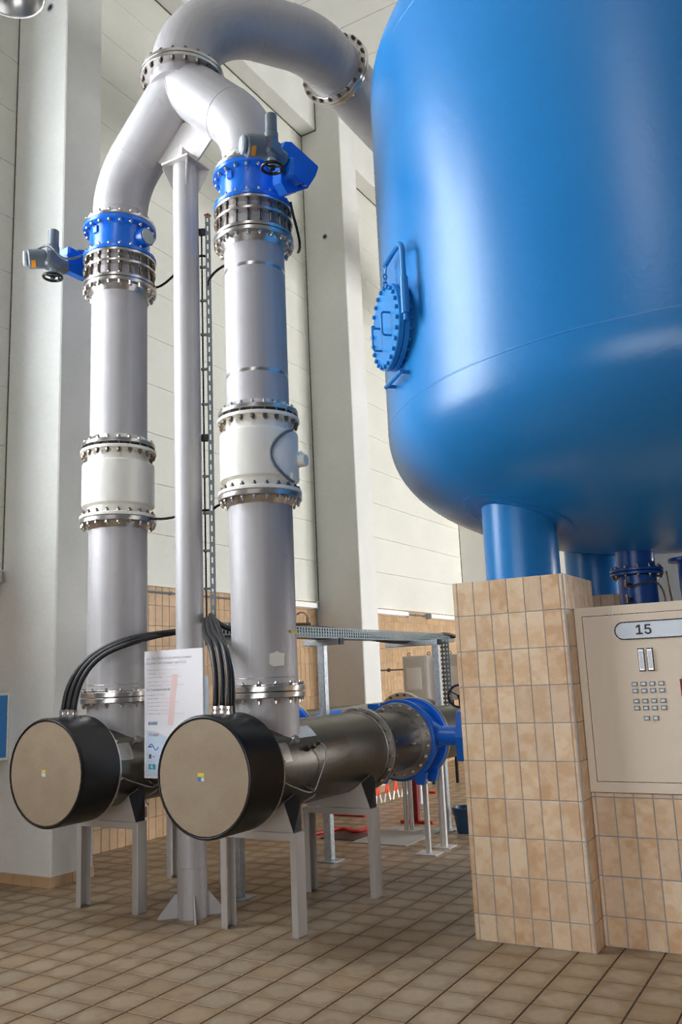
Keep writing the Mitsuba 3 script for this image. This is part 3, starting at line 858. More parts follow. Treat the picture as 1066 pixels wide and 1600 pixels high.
    poly = Polygon([(-0.19, 6.09), (-0.10, 6.136), (0.30, 6.134), (0.25, 6.03), (0.115, 5.85), (-0.185, 5.65), (-0.265, 5.70), (-0.27, 5.95)]).buffer(0.012) if s == 'right' else Polygon([(-0.02, 5.95), (-0.07, 5.92), (-0.266, 5.80), (-0.24, 5.655), (-0.025, 5.66), (0.15, 5.75), (0.15, 5.93)]).buffer(0.012)
    gp = prism(poly, 0.08, (gx - (0.08 if sg_ < 0 else 0), YR, 0), (0, 1, 0), (0, 0, 1))
    part(bv, 'gearbox', cat(gp, cyl(g(0, 5.87, 0.10), g(0, 5.87, 0.13), 0.075, 24), box(*sorted((gx + sg_ * 0.02, gx + sg_ * 0.17)), YR - 0.24, YR - 0.08, 5.74, 5.92, 0.02)), 'm_blue', smooth=30)
    ax, ay, azz = gx + sg_ * (0.08 if s == 'right' else 0.05), YR - 0.40, 5.90 if s == 'right' else 5.68
    ac = part(bv, 'actuator', cat(cyl((ax, ay + 0.14, azz), (ax, ay - 0.06, azz), 0.07, 24, c=0.008), box(ax - 0.075, ax + 0.075, ay - 0.12, ay + 0.05, azz - 0.07, azz + 0.07, 0.02)), 'm_grey', smooth=30, label='grey electric actuator')
    part(ac, 'motor', cat(cyl((ax, ay, azz + 0.06), (ax, ay, azz + 0.16), 0.055, 24, c=0.008), cyl((ax, ay, azz + 0.16), (ax, ay, azz + 0.32), 0.048, 24, c=0.006)), 'm_grey', smooth=30)
    part(ac, 'switch_box', cat(cyl((ax - 0.015, ay - 0.07, azz + 0.01), (ax - 0.115, ay - 0.195, azz - 0.015), 0.088, 28, c=0.012), cyl((ax, ay - 0.02, azz), (ax - 0.05, ay - 0.10, azz - 0.02), 0.065, 20)), 'm_grey', smooth=30)
    part(ac, 'end_cap', cyl((ax - 0.115, ay - 0.195, azz - 0.010), (ax - 0.140, ay - 0.226, azz - 0.012), 0.072, 28, c=0.012), 'm_lgrey', smooth=30)
    wa = np.array([-0.62, -0.77, -0.15])
    wa /= np.linalg.norm(wa)
    w1 = np.array([0.25, -0.55, -0.9])
    w1 = w1 - (w1 @ wa) * wa
    w1 /= np.linalg.norm(w1)
    w2 = np.cross(wa, w1)
    wc = np.array([ax - 0.015, ay - 0.07, azz + 0.01])
    vs, fs = [], []
    for q in np.linspace(-0.45, 0.45, 9):
        for h_ in (0.10, 0.138):
            for r_ in (0.084, 0.0905):
                vs.append(wc + wa * h_ + r_ * (math.cos(q) * w1 + math.sin(q) * w2))
    for q in range(8):
        for c0, c1 in ((1, 3), (3, 2), (2, 0), (0, 1)):
            fs += [(4 * q + c0, 4 * q + 4 + c0, 4 * q + 4 + c1), (4 * q + c0, 4 * q + 4 + c1, 4 * q + c1)]
    part(ac, 'window_band', mesh(vs, fs), 'm_orange', label='orange window band')
    part(ac, 'handwheel_shaft', cyl((ax, ay, azz - 0.06), (ax, ay, azz - 0.135), 0.035, 16), 'm_lgrey', smooth=30)
    hw = [torus((ax, ay, azz - 0.145), (0, 0, 1), 0.082, 0.013, 32, 10), cyl((ax, ay, azz - 0.16), (ax, ay, azz - 0.13), 0.022, 14), cyl((ax + 0.082, ay, azz - 0.145), (ax + 0.082, ay, azz - 0.20), 0.009, 10)]
    hw += [cyl((ax, ay, azz - 0.145), (ax + 0.08 * math.cos(a), ay + 0.08 * math.sin(a), azz - 0.145), 0.007, 8) for a in (0.3, 0.3 + 2 * PI / 3, 0.3 + 4 * PI / 3)]
    part(ac, 'handwheel', cat(hw), 'm_black', smooth=40, label='small black handwheel')
    if s == 'left':
        part(ac, 'cable', tube(spline([(ax - 0.10, ay - 0.12, azz + 0.09), (ax - 0.06, ay - 0.08, azz + 0.14), (ax + 0.04, ay - 0.07, azz + 0.12), (ax + 0.14, ay - 0.02, azz + 0.0), (ax + 0.24, ay + 0.10, azz + 0.03), (gx + 0.06, YR - 0.2, 5.86)], 30), 0.011, 8), 'm_grey', smooth=True)

# thin control cables at the risers
for nm_, pts, lab in (
        ('control_cable', [(-3.26, YR + 0.26, 5.50), (-3.0, 0.145, 5.55), (-2.75, 0.125, 5.63), (-2.61, 0.12, 5.60)], 'thin dark cable from the left blue valve to the perforated strut'),
        ('control_cable', [(-2.21, YR + 0.20, 5.50), (-2.38, 0.13, 5.46), (-2.53, 0.125, 5.41), (-2.60, 0.12, 5.30)], 'thin dark cable beside the right dismantling joint to the perforated strut'),
        ('control_cable', [(-1.56, YR + 0.02, 5.70), (-1.57, YR + 0.10, 5.55), (-1.60, YR + 0.2, 5.45), (-1.70, YR + 0.33, 5.42)], 'thin dark cable hanging below the right actuator'),
        ('control_cable', [(-3.16, YR + 0.05, 3.22), (-2.98, 0.06, 3.215), (-2.80, 0.10, 3.24), (-2.62, 0.125, 3.24)], 'thin dark cable from the left flow meter to the pole'),
        ('control_cable', [(-2.27, YR + 0.08, 3.28), (-2.40, 0.10, 3.27), (-2.50, 0.12, 3.27), (-2.57, 0.13, 3.25)], 'thin dark cable from the right flow meter to the strut')):
    solo(nm_, tube(spline(pts, 24), 0.011, 8), 'm_rubber', lab, 'cable', smooth=True)

# Y branch
XC = -2.70
bp = thing('branch_pipe', 'brushed steel Y branch joining both risers below the big bend', 'pipe')
ZJ = 7.27
rb = 0.762
import manifold3d as m3


def mani(m):
    m = trimesh.Trimesh(m.vertices, m.faces, process=True)
    m.merge_vertices()
    return m3.Manifold(m3.Mesh(np.asarray(m.vertices, np.float32), np.asarray(m.faces, np.uint32)))


arms = []
for X in XS:
    sgn = 1 if X < XC else -1
    dxh = abs(XC - X)
    zs0 = ZJ - dxh - rb * math.sin(PI / 4) + rb * (1 - math.cos(PI / 4)) + 0.0
    pa = [(X, YR, 6.06), (X, YR, 6.10)]
    cen = np.array([X + sgn * rb, YR, zs0])
    pa += [tuple(q) for q in arc(cen, (-sgn, 0, 0), (0, 0, 1), rb, 0.0, PI / 4, 14)]
    e = np.array(pa[-1])
    d = np.array([sgn, 0, 1]) / math.sqrt(2)
    Ls = abs(XC - e[0]) * math.sqrt(2) + 0.5
    pa += [tuple(e + d * Ls * k / 6) for k in range(1, 7)]
    arms.append((pa, sgn, e, d))
    part(bp, 'flange', cat(ring((X, YR, 6.045), (0, 0, 1), 0.24, 0.335, 0.028), lathe([(0.24, 0), (0.285, 0), (0.256, 0.03), (0.24, 0.03)], (X, YR, 6.073), (0, 0, 1), 56)), 'm_polish', smooth=30)
    part(bp, 'bolt_circle', bolt_circle((X, YR, 6.073), (0, 0, 1), 0.312, 20, 0.017, 0.02), 'm_bolt', stuff=True)
    part(bp, 'weld_ring', torus(e, d, R5, 0.003, 56, 6), 'm_steel', smooth=True)
    part(bp, 'weld_ring', torus(pa[2], (0, 0, 1), R5, 0.003, 56, 6), 'm_steel', smooth=True)
clip = mani(box(-6, 0, -3, 3, 5, ZJ + 0.02))
side_l, side_r = mani(box(-6, XC, -3, 3, 5, ZJ + 0.02)), mani(box(XC, 0, -3, 3, 5, ZJ + 0.02))
for (pa, sgn, e, d), sd in zip(arms, (side_l, side_r)):
    m = mani(tube(pa, R5, 64)) ^ sd
    mm = m.to_mesh()
    part(bp, 'arm', mesh(mm.vert_properties[:, :3], mm.tri_verts), 'm_steel', smooth=40)
t_ = np.linspace(0, 1, 60)
cr = []
for yy in np.linspace(-R5 + 0.001, R5 - 0.001, 41):
    cr.append((XC, YR - yy, ZJ - math.sqrt(max(R5 ** 2 - yy ** 2, 0)) * math.sqrt(2)))
part(bp, 'weld_ring', tube(cr, 0.006, 8), 'm_polish', smooth=True)
part(bp, 'collar', lathe([(0.24, 7.20), (0.30, 7.20), (0.305, 7.27), (0.305, 7.30), (0.24, 7.30)], (XC, YR, 0), (0, 0, 1), 56), 'm_steel', smooth=30)
part(bp, 'top_flange', ring((XC, YR, 7.285), (0, 0, 1), 0.28, 0.39, 0.036), 'm_polish', smooth=30)
part(bp, 'bolt_circle', bolt_circle((XC, YR, 7.285), (0, 0, -1), 0.36, 20, 0.02, 0.024), 'm_boltdark', stuff=True)

# big bend and overhead pipe: up, over at 35 degrees to the wall, then along it
R6, rb6 = 0.30, 0.78
ZH = 7.335 + rb6
th6 = math.radians(35)
h1, hY, zU = np.array([math.sin(th6), math.cos(th6), 0]), np.array([0, 1.0, 0]), np.array([0, 0, 1.0])
bd = thing('pipe_bend', 'big brushed steel bend arching over at the top of the photo', 'pipe')
b0 = np.array([XC, YR, 7.335])
e1 = b0 + (h1 + zU) * rb6
e2 = e1 + h1 * 0.31
l1 = np.array([math.cos(th6), -math.sin(th6), 0])          # to the right of h1: the centre of the second bend lies on the other side
pts = [b0] + [b0 + h1 * rb6 - h1 * rb6 * math.cos(a) + zU * rb6 * math.sin(a) for a in np.linspace(0.03, PI / 2, 30)]
pts += [e1 + h1 * 0.15, e2]
cn = e2 - l1 * rb6
pts += [cn + rb6 * (l1 * math.cos(a) + h1 * math.sin(a)) for a in np.linspace(0.05, th6, 10)]
e3 = pts[-1]
YH = 1.50
pts += [e3 + hY * 0.04, np.array([e3[0], YH - 0.02, e3[2]])]
XH = float(e3[0])
part(bd, 'elbow', tube(pts, R6, 64), 'm_steel', smooth=40)
part(bd, 'flange', ring((XC, YR, 7.325), (0, 0, 1), 0.28, 0.39, 0.036), 'm_polish', smooth=30)
part(bd, 'flange', cat(ring((XH, YH - 0.045, ZH), (0, 1, 0), 0.28, 0.385, 0.04), ring((XH, YH - 0.06, ZH), (0, 1, 0), 0.29, 0.33, 0.03)), 'm_polish', smooth=30)
part(bd, 'bolt_circle', cat(bolt_circle((XC, YR, 7.361), (0, 0, 1), 0.36, 20, 0.02, 0.022), bolt_circle((XH, YH - 0.045, ZH), (0, -1, 0), 0.36, 20, 0.021, 0.024)), 'm_boltdark', stuff=True)
part(bd, 'weld_ring', torus(e1, h1, R6, 0.004, 56, 6), 'm_steel', smooth=True)
part(bd, 'weld_ring', torus(e2, h1, R6, 0.004, 56, 6), 'm_steel', smooth=True)
part(bd, 'weld_ring', torus(e3, (0, 1, 0), R6, 0.004, 56, 6), 'm_steel', smooth=True)
op = thing('overhead_pipe', 'brushed steel pipe running behind the blue tank from the big bend', 'pipe')
part(op, 'barrel', pipe_shell((XH, YH + 0.03, ZH), (XH, 9.5, ZH), R6), 'm_steel', smooth=30)
part(op, 'flange', ring((XH, YH, ZH), (0, 1, 0), 0.28, 0.385, 0.036), 'm_polish', smooth=30)
part(op, 'bolt_circle', bolt_circle((XH, YH + 0.036, ZH), (0, 1, 0), 0.36, 20, 0.018, 0.022), 'm_bolt', stuff=True)
part(op, 'hanger', cat(cyl((XH, 8.5, ZH + R6), (XH, 8.5, ZC), 0.02, 10), torus((XH, 8.5, ZH), (0, 1, 0), R6 + 0.012, 0.012, 40, 8)), 'm_galv', smooth=40)

# ------------------------------------------------------------------ support pole
CX, CYp = -2.70, -0.05
sp = thing('support_pole', 'slim steel support pole between the two risers', 'pole')
part(sp, 'shaft', cyl((CX, CYp, 0.375), (CX, CYp, 6.43), 0.1145, 40), 'm_steel', smooth=40)
part(sp, 'foot', cat(cyl((CX, CYp, 0.0), (CX, CYp, 0.375), 0.117, 40), torus((CX, CYp, 0.375), (0, 0, 1), 0.115, 0.005, 40, 6)), 'm_steel', smooth=40)
for k in range(4):
    a = PI / 4 + k * PI / 2
    u = np.array([math.cos(a), math.sin(a), 0])
    part(sp, 'foot_gusset', prism([(0.10, 0.0), (0.27, 0.0), (0.26, 0.02), (0.135, 0.17), (0.10, 0.17)], 0.012, np.array([CX, CYp, 0.001]) - np.cross(u, (0, 0, 1)) * 0.006, u, (0, 0, 1)), 'm_steel')
    part(sp, 'head_gusset', prism([(0.10, 0.0), (0.118, 0.0), (0.205, 0.20), (0.205, 0.235), (0.10, 0.235)], 0.012, np.array([CX, CYp, 6.195]) - np.cross(u, (0, 0, 1)) * 0.006, u, (0, 0, 1)), 'm_frame')
part(sp, 'head_plate', box(CX - 0.155, CX + 0.155, CYp - 0.155, CYp + 0.155, 6.43, 6.448, 0.002), 'm_frame')
part(sp, 'saddle_plate', prism([(-0.16, 6.448), (0.16, 6.448), (0.33, 6.61), (0.28, 6.645), (0.02, 6.885), (-0.02, 6.885), (-0.28, 6.645), (-0.33, 6.61)], 0.016, (CX, CYp, 0), (1, 0, 0), (0, 0, 1)), 'm_frame')
part(sp, 'saddle_rib', box(CX + 0.07, CX + 0.082, CYp - 0.14, CYp + 0.0, 6.448, 6.54, 0.002), 'm_frame')

# poster on the pole
ps = thing('poster', 'white printed poster sheet fixed to the support pole, behind the black drums', 'poster')
YPo = -0.185
px0, px1, pz0, pz1 = -3.075, -2.457, 1.045, 2.058
part(ps, 'sheet', box(px0, px1, YPo, YPo + 0.008, pz0, pz1), 'm_paper')
part(ps, 'sleeve', box(px1 - 0.03, px1 + 0.05, YPo + 0.009, YPo + 0.012, pz0 + 0.03, pz1 - 0.22), 'm_lgrey')
part(ps, 'standoff', cat(box(CX - 0.03, CX + 0.03, YPo + 0.008, CYp - 0.10, 1.75, 1.80), box(CX - 0.03, CX + 0.03, YPo + 0.008, CYp - 0.10, 1.25, 1.37)), 'm_galv')


def ptext(txt, h, x, z, m, width=None, bold=False):
    tm_ = meshkit.text_mesh(txt, h, 0.0006, bold)
    tm_.apply_translation(-np.array([tm_.bounds[0][0], 0, 0]))
    if width:
        tm_.apply_scale([width / tm_.bounds[1][0], 1, 1])
    tm_.apply_transform(place((1, 0, 0), (0, 0, 1), (x, YPo - 0.0002, z)))
    part(ps, 'print', tm_, m)


def pbar(x0, x1, z0, z1, m):
    part(ps, 'print', box(x0, x1, YPo - 0.0006, YPo - 0.0001, z0, z1), m)


part(ps, 'print', prism(Polygon([(px0 + 0.02, 1.06), (px0 + 0.02, 1.40)] + [(px0 + 0.02 + 0.42 * math.sin(t), 1.06 + 0.36 * math.cos(t)) for t in np.linspace(0, PI / 2, 16)]), 0.0001, (0, YPo - 0.00005, 0), (1, 0, 0), (0, 0, 1)), 'm_paleblue')
part(ps, 'print', prism(Polygon([(px0 + 0.25, 1.46), (px0 + 0.31, 1.46), (px0 + 0.36, 1.86), (px0 + 0.30, 1.86)]), 0.0001, (0, YPo - 0.00005, 0), (1, 0, 0), (0, 0, 1)), 'm_palepink')
ptext('UV-Desinfektionsstufe im Wasserwerk', 0.020, px0 + 0.025, 1.985, 'm_inkgrey', 0.48)
ptext('Dorsten-Holsterhausen seit 2010', 0.020, px0 + 0.025, 1.948, 'm_inkgrey', 0.42)
ptext('UV-Desinfektionsstufe', 0.017, px0 + 0.028, 1.735, 'm_inkgrey', 0.25, True)
for z, w in ((1.90, 0.32), (1.87, 0.22), (1.84, 0.36), (1.805, 0.28), (1.775, 0.40), (1.70, 0.20), (1.67, 0.30), (1.64, 0.34), (1.61, 0.30), (1.58, 0.28), (1.55, 0.40)):
    pbar(px0 + 0.03, px0 + 0.03 + w * 0.45, z, z + 0.0028, 'm_inkgrey')
    pbar(px0 + 0.03 + w * 0.5, px0 + 0.03 + w, z, z + 0.005, 'm_palepink')
pbar(px0 + 0.045, px0 + 0.06, 1.463, 1.487, 'm_inkblue')
ptext('RWW', 0.026, px0 + 0.066, 1.462, 'm_inkblue', 0.075, True)
ptext('TROJAN', 0.022, px0 + 0.045, 1.375, 'm_inkgrey', 0.075, True)
ptext('UV', 0.022, px0 + 0.122, 1.375, 'm_inkred', 0.032, True)
sw = [(px0 + 0.05 + 0.10 * t, 1.29 + 0.022 * math.sin(2 * PI * t)) for t in np.linspace(0, 1, 24)]
part(ps, 'print', tube([(x, YPo - 0.0002, z) for x, z in sw], 0.004, 6), 'm_inkblue')
pbar(px0 + 0.04, px0 + 0.085, 1.286, 1.294, 'm_inkdark')
pbar(px0 + 0.05, px0 + 0.075, 1.20, 1.232, 'm_inkdark')
pbar(px0 + 0.0575, px0 + 0.0675, 1.209, 1.224, 'm_paper')
ptext('m', 0.015, px0 + 0.09, 1.21, 'm_inkred', 0.02, True)
pbar(px0 + 0.045, px0 + 0.12, 1.115, 1.155, 'm_inkteal')
pbar(px0 + 0.066, px0 + 0.09, 1.122, 1.148, 'm_paleblue')

# ------------------------------------------------------------------ UV reactors
ZD, ZA, RB = 1.15, 1.14, 0.33
for s, X in zip(SIDE, XS):
    uv_ = thing('drum_reactor', f'{s} horizontal steel reactor vessel with black drum cover and tan round face', 'reactor')
    Yb0, Yb1 = -0.44, 1.33
    part(uv_, 'vessel', lathe([(0.30, Yb0), (RB, Yb0), (RB, Yb1), (0.30, Yb1)], (X, 0, ZA), (0, 1, 0), 72), 'm_react', smooth=30)
    noz = mani(cyl((X, YR, ZA), (X, YR, 1.66), R5, 64)) - mani(cyl((X, Yb0, ZA), (X, Yb1, ZA), RB - 0.004, 72))
    nm2 = noz.to_mesh()
    part(uv_, 'nozzle', mesh(nm2.vert_properties[:, :3], nm2.tri_verts), 'm_steel', smooth=40)
    part(uv_, 'nozzle_flange', ring((X, YR, 1.65), (0, 0, 1), 0.20, 0.305, 0.042), 'm_polish', smooth=30)
    part(uv_, 'bolt_circle', cat(bolt_circle((X, YR, 1.65), (0, 0, -1), 0.283, 14, 0.017, 0.02, stud=0.02), bolt_circle((X, -0.425, ZA), (0, 1, 0), 0.385, 16, 0.012, 0.014), bolt_circle((X, Yb1 - 0.005, ZA), (0, -1, 0), 0.347, 18, 0.014, 0.018)), 'm_bolt', stuff=True)
    part(uv_, 'front_flange', ring((X, -0.448, ZA), (0, 1, 0), 0.30, 0.402, 0.022), 'm_polish', smooth=30)
    part(uv_, 'rear_flange', ring((X, Yb1 - 0.005, ZA), (0, 1, 0), 0.28, 0.364, 0.03), 'm_polish', smooth=30)
    part(uv_, 'weld_ring', torus((X, Yb1 - 0.06, ZA), (0, 1, 0), RB, 0.004, 64, 6), 'm_polish', smooth=True)
    RD, Y0, Y1 = 0.414, -0.845, -0.45
    dcv = part(uv_, 'drum_cover', lathe([(0, Y1), (0.0, Y1), (0.40, Y1), (RD, Y1 - 0.012)][::-1] if False else [(0.30, Y0 + 0.02), (RD - 0.022, Y0 + 0.004), (RD - 0.016, Y0), (RD - 0.008, Y0 + 0.003), (RD, Y0 + 0.02), (RD, Y1 - 0.012), (RD - 0.012, Y1), (0.30, Y1)], (X, 0, ZD), (0, 1, 0), 96), 'm_black', smooth=30, label='black drum-shaped cover')
    fc = part(dcv, 'face_plate', cyl((X, Y0 + 0.03, ZD), (X, Y0 + 0.005, ZD), RD - 0.0225, 96, c=0.003), 'm_disc', smooth=30, label='tan round face plate')
    # sticker square in the middle of the face
    stk = [((-0.02, -0.026, 0.02, 0.0), 'm_label'), ((-0.02, 0.0, 0.02, 0.024), 'm_yellow')] if s == 'left' else [((-0.028, -0.026, -0.002, -0.002), 'm_signblue'), ((0.002, -0.026, 0.028, -0.002), 'm_label'), ((-0.028, 0.002, 0.028, 0.028), 'm_yellow')]
    for q, mm_ in stk:
        part(dcv, 'sticker', box(X + q[0] - 0.015, X + q[2] - 0.015, Y0 + 0.0035, Y0 + 0.0052, ZD + q[1], ZD + q[3]), mm_)
    gl_y = [-0.60] * 3
    for i in range(3):
        gxx = X + (-0.055 + 0.06 * i)
        gz = ZD + math.sqrt(RD ** 2 - (gxx - X) ** 2)
        gk = part(uv_, 'cable_gland', cat(cyl((gxx, -0.62, gz - 0.01), (gxx, -0.62, gz + 0.018), 0.030, 8), cyl((gxx, -0.62, gz + 0.018), (gxx, -0.62, gz + 0.036), 0.027, 16), cyl((gxx, -0.62, gz + 0.036), (gxx, -0.62, gz + 0.055), 0.029, 8)), 'm_polish', smooth=30)
    # small fittings on the right side of the vessel
    def vp(ang, y, r=RB):
        return np.array([X + r * math.cos(math.radians(ang)), y, ZA + r * math.sin(math.radians(ang))])
    def rad_(ang):
        return np.array([math.cos(math.radians(ang)), 0, math.sin(math.radians(ang))])
    def plate(ang0, ang1, y0, y1, h):
        aa = np.radians(np.linspace(ang0, ang1, 7))
        vv, ff = [], []
        for a in aa:
            for y in (y0, y1):
                for r in (RB + 0.0005, RB + h):
                    vv.append((X + r * math.cos(a), y, ZA + r * math.sin(a)))
        for i in range(6):
            b0, b1 = i * 4, i * 4 + 4
            for a_, b_ in ((1, 3), (3, 2), (2, 0), (0, 1)):
                ff += [(b0 + a_, b1 + a_, b1 + b_), (b0 + a_, b1 + b_, b0 + b_)]
        ff += [(0, 1, 3), (0, 3, 2), (24, 27, 25), (24, 26, 27)]
        return mesh(vv, ff)
    part(uv_, 'name_plate', plate(38, 58, -0.02, 0.22, 0.002), 'm_label', smooth=30, label='pale sticker with small print')
    part(uv_, 'name_plate', plate(10, 35, -0.38, -0.22, 0.002), 'm_cabsteel', smooth=30, label='grey data plate')
    part(uv_, 'name_plate', plate(20, 30, 0.26, 0.62, 0.0015), 'm_boltdark', smooth=30, label='dark label strip')
    part(uv_, 'gauge', cat(cyl(vp(32, -0.18), vp(32, -0.18, RB + 0.05), 0.012, 12), cyl(vp(32, -0.18, RB + 0.05), vp(32, -0.18, RB + 0.075), 0.032, 20, c=0.003)), 'm_polish', smooth=30)
    for an, yy in ((22, 0.0), (24, 0.09), (-28, 0.02)):
        part(uv_, 'sensor', cat(cyl(vp(an, yy), vp(an, yy, RB + 0.03), 0.022, 8), cyl(vp(an, yy, RB + 0.03), vp(an, yy, RB + 0.08), 0.014, 12), cyl(vp(an, yy, RB + 0.05) + (0, -0.04, -0.01), vp(an, yy, RB + 0.05) + (0, 0.04, 0.01), 0.006, 8)), 'm_boltdark', smooth=30)
    part(uv_, 'sensor_cable', tube(spline([vp(22, 0.09, RB + 0.08), vp(18, 0.15, RB + 0.07), vp(0, 0.16, RB + 0.03), vp(-18, 0.10, RB + 0.03), vp(-28, 0.02, RB + 0.06), vp(-26, -0.12, RB + 0.02), vp(-16, -0.30, RB + 0.015), vp(-8, -0.40, RB + 0.02)], 50), 0.0045, 8), 'm_lgrey', smooth=True)
    part(uv_, 'sensor_cable', tube(spline([vp(-30, 0.03, RB + 0.07), vp(-38, 0.06, RB + 0.05), vp(-50, 0.04, RB + 0.03), np.array([X + 0.27, 0.02, 0.80])], 24), 0.0045, 8), 'm_lgrey', smooth=True)
    part(uv_, 'drain_cock', cat(cyl(vp(-62, 0.05, RB - 0.01), vp(-62, 0.05, RB + 0.06), 0.016, 12), cyl((X + 0.19, 0.05, 0.78), (X + 0.19, 0.05, 0.70), 0.024, 8)), 'm_polish', smooth=30)

    # portal frames with saddles
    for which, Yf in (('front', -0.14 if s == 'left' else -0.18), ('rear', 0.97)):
        fr = thing('vessel_stand', f'grey steel portal stand with saddle under the {which} of the {s} drum reactor', 'stand')
        hx, d0, d1, zt = 0.345, Yf - 0.055, Yf + 0.06, 0.70
        w, t = 0.058, 0.008   # channel depth, thickness
        zb = zt - 0.055
        for sd in (-1, 1):
            xo = X + sd * hx
            xi = xo - sd * w
            ch_ = cat(box(*sorted((xo, xo - sd * 0.014)), d0, d1, 0.0, zt, 0.0065), box(*sorted((xo - sd * t * 0.5, xi)), d0, d0 + t, 0.0, zt - t, 0.002), box(*sorted((xo - sd * t * 0.5, xi)), d1 - t, d1, 0.0, zt - t, 0.002))
            part(fr, 'leg', ch_, 'm_frame')
        part(fr, 'crossbar', cat(box(X - hx, X + hx, d0, d1, zt - t, zt + 0.0005, 0.002), box(X - hx + t, X + hx - t, d0 - 0.0005, d0 + t, zb, zt - t * 0.5, 0.002), box(X - hx + t, X + hx - t, d1 - t, d1, zb, zt - t * 0.5, 0.002)), 'm_frame')
        f0 = [(X + x, d0 + 0.012, zt + z) for x, z in ((-0.315, 0.0), (0.315, 0.0), (0.215, 0.27), (-0.215, 0.27))]
        f1 = [(X + x, d1 - 0.004, zt + z) for x, z in ((-0.315, 0.0), (0.315, 0.0), (0.315, 0.20), (0.30, 0.245), (0.27, 0.26), (-0.27, 0.26), (-0.30, 0.245), (-0.315, 0.20))]
        hull = mani(trimesh.PointCloud(f0 + f1).convex_hull) - mani(cyl((X, -2, ZA), (X, 3, ZA), RB + 0.002, 72))
        lin = (hull.translate((0.006, 0, 0)) - hull) - mani(cyl((X, -2, ZA), (X, 3, ZA), RB + 0.002, 72))  # thin dark layer over the right-hand face of the saddle
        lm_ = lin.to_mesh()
        part(fr, 'saddle_side_layer', mesh(lm_.vert_properties[:, :3], lm_.tri_verts), 'm_rubber', label='thin dark layer on one side of the saddle')
        hm = hull.to_mesh()
        part(fr, 'saddle', mesh(hm.vert_properties[:, :3], hm.tri_verts), 'm_frame', smooth=30)
    # outlet spool behind the reactor
    os_ = thing('outlet_spool', f'steel pipe spool behind the {s} drum reactor', 'pipe')
    RS = 0.278
    part(os_, 'barrel', lathe([(RS - 0.006, 1.37), (RS, 1.37), (RS, 2.11), (RS - 0.006, 2.11)], (X, 0, ZA + 0.012), (0, 1, 0), 64), 'm_react', smooth=30)
    part(os_, 'front_flange', ring((X, 1.357, ZA), (0, 1, 0), 0.26, 0.364, 0.03), 'm_react', smooth=30)
    part(os_, 'rear_flange', ring((X, 2.09, ZA + 0.012), (0, 1, 0), 0.26, 0.36, 0.04), 'm_polish', smooth=30)
    part(os_, 'bolt_circle', cat(bolt_circle((X, 2.09, ZA + 0.012), (0, -1, 0), 0.328, 20, 0.019, 0.022), bolt_circle((X, 1.387, ZA), (0, 1, 0), 0.347, 18, 0.014, 0.018)), 'm_bolt', stuff=True)
    part(os_, 'vent_plug', cat(cyl((X + RS - 0.01, 1.85, ZA), (X + RS + 0.05, 1.85, ZA), 0.016, 10), cyl((X + RS + 0.04, 1.80, ZA), (X + RS + 0.04, 1.90, ZA), 0.006, 8)), 'm_bolt', smooth=30)
    vv_ = thing('outlet_valve', f'blue butterfly valve behind the steel spool of the {s} reactor', 'valve')
    sq = Polygon([(0.388 * math.cos(a), 0.388 * math.sin(a)) for a in np.linspace(0, 2 * PI, 64)[:-1]])
    sq = sq.union(Polygon([(0.12, -0.33), (0.28, -0.30), (0.24, -0.415), (0.17, -0.415)])).union(Polygon([(-0.12, -0.33), (-0.28, -0.30), (-0.24, -0.415), (-0.17, -0.415)])).union(sbox(-0.33, 0.18, -0.22, 0.35))
    hol = sq.difference(Point(0, 0).buffer(0.25, 32))
    part(vv_, 'body', cat(prism(hol, 0.035, (X, 2.17, ZA + 0.012), (1, 0, 0), (0, 0, 1)), lathe([(0.25, 2.16), (0.36, 2.16), (0.33, 2.19), (0.33, 2.36), (0.36, 2.40), (0.25, 2.40)], (X, 0, ZA + 0.012), (0, 1, 0), 56), prism(hol, 0.035, (X, 2.435, ZA + 0.012), (1, 0, 0), (0, 0, 1))), 'm_blue', smooth=30)
    part(vv_, 'neck', cat(cyl((X + 0.30, 2.29, ZA + 0.04), (X + 0.62, 2.29, ZA + 0.04), 0.095, 28), lathe([(0.0, 0), (0.14, 0), (0.095, 0.08), (0, 0.08)], (X + 0.31, 2.29, ZA + 0.04), (1, 0, 0), 28, closed=False)), 'm_blue', smooth=30)
    part(vv_, 'gearbox', cat(prism(Polygon([(-0.17, -0.20), (0.17, -0.20), (0.22, 0.05), (0.12, 0.24), (-0.14, 0.22), (-0.2, 0.0)]).buffer(0.02), 0.13, (X + 0.62, 2.29, ZA + 0.04), (0, 1, 0), (0, 0, 1))), 'm_blue', smooth=30)
    hwc = np.array([X + 0.72, 2.0, ZA + 0.42])
    if s == 'right':
        part(vv_, 'handwheel', cat(torus(hwc, (0.2, -1, 0), 0.10, 0.011, 32, 8), cyl(hwc, hwc + np.array([0, 0.30, -0.28]), 0.02, 10), *[cyl(hwc, hwc + 0.1 * (math.cos(a) * np.array([0.98, 0.2, 0]) + math.sin(a) * np.array([0, 0, 1])), 0.006, 6) for a in (0.5, 2.6, 4.7)]), 'm_dark', smooth=40)
    part(vv_, 'bolt_circle', cat(bolt_circle((X, 2.168, ZA + 0.012), (0, -1, 0), 0.372, 16, 0.016, 0.012)), 'm_boltdark', stuff=True)
    rp = thing('rear_pipe', f'steel pipe continuing behind the blue valve of the {s} reactor', 'pipe')
    YE = 6.1 if s == 'left' else 3.4
    if s == 'left':
        part(rp, 'joint_flange', cat(ring((X, 5.33, ZA + 0.012), (0, 1, 0), 0.26, 0.385, 0.036), ring((X, 5.372, ZA + 0.012), (0, 1, 0), 0.26, 0.385, 0.036)), 'm_polish', smooth=30)
        part(rp, 'bolt_circle', bolt_circle((X, 5.33, ZA + 0.012), (0, -1, 0), 0.352, 20, 0.019, 0.022), 'm_boltdark', stuff=True)
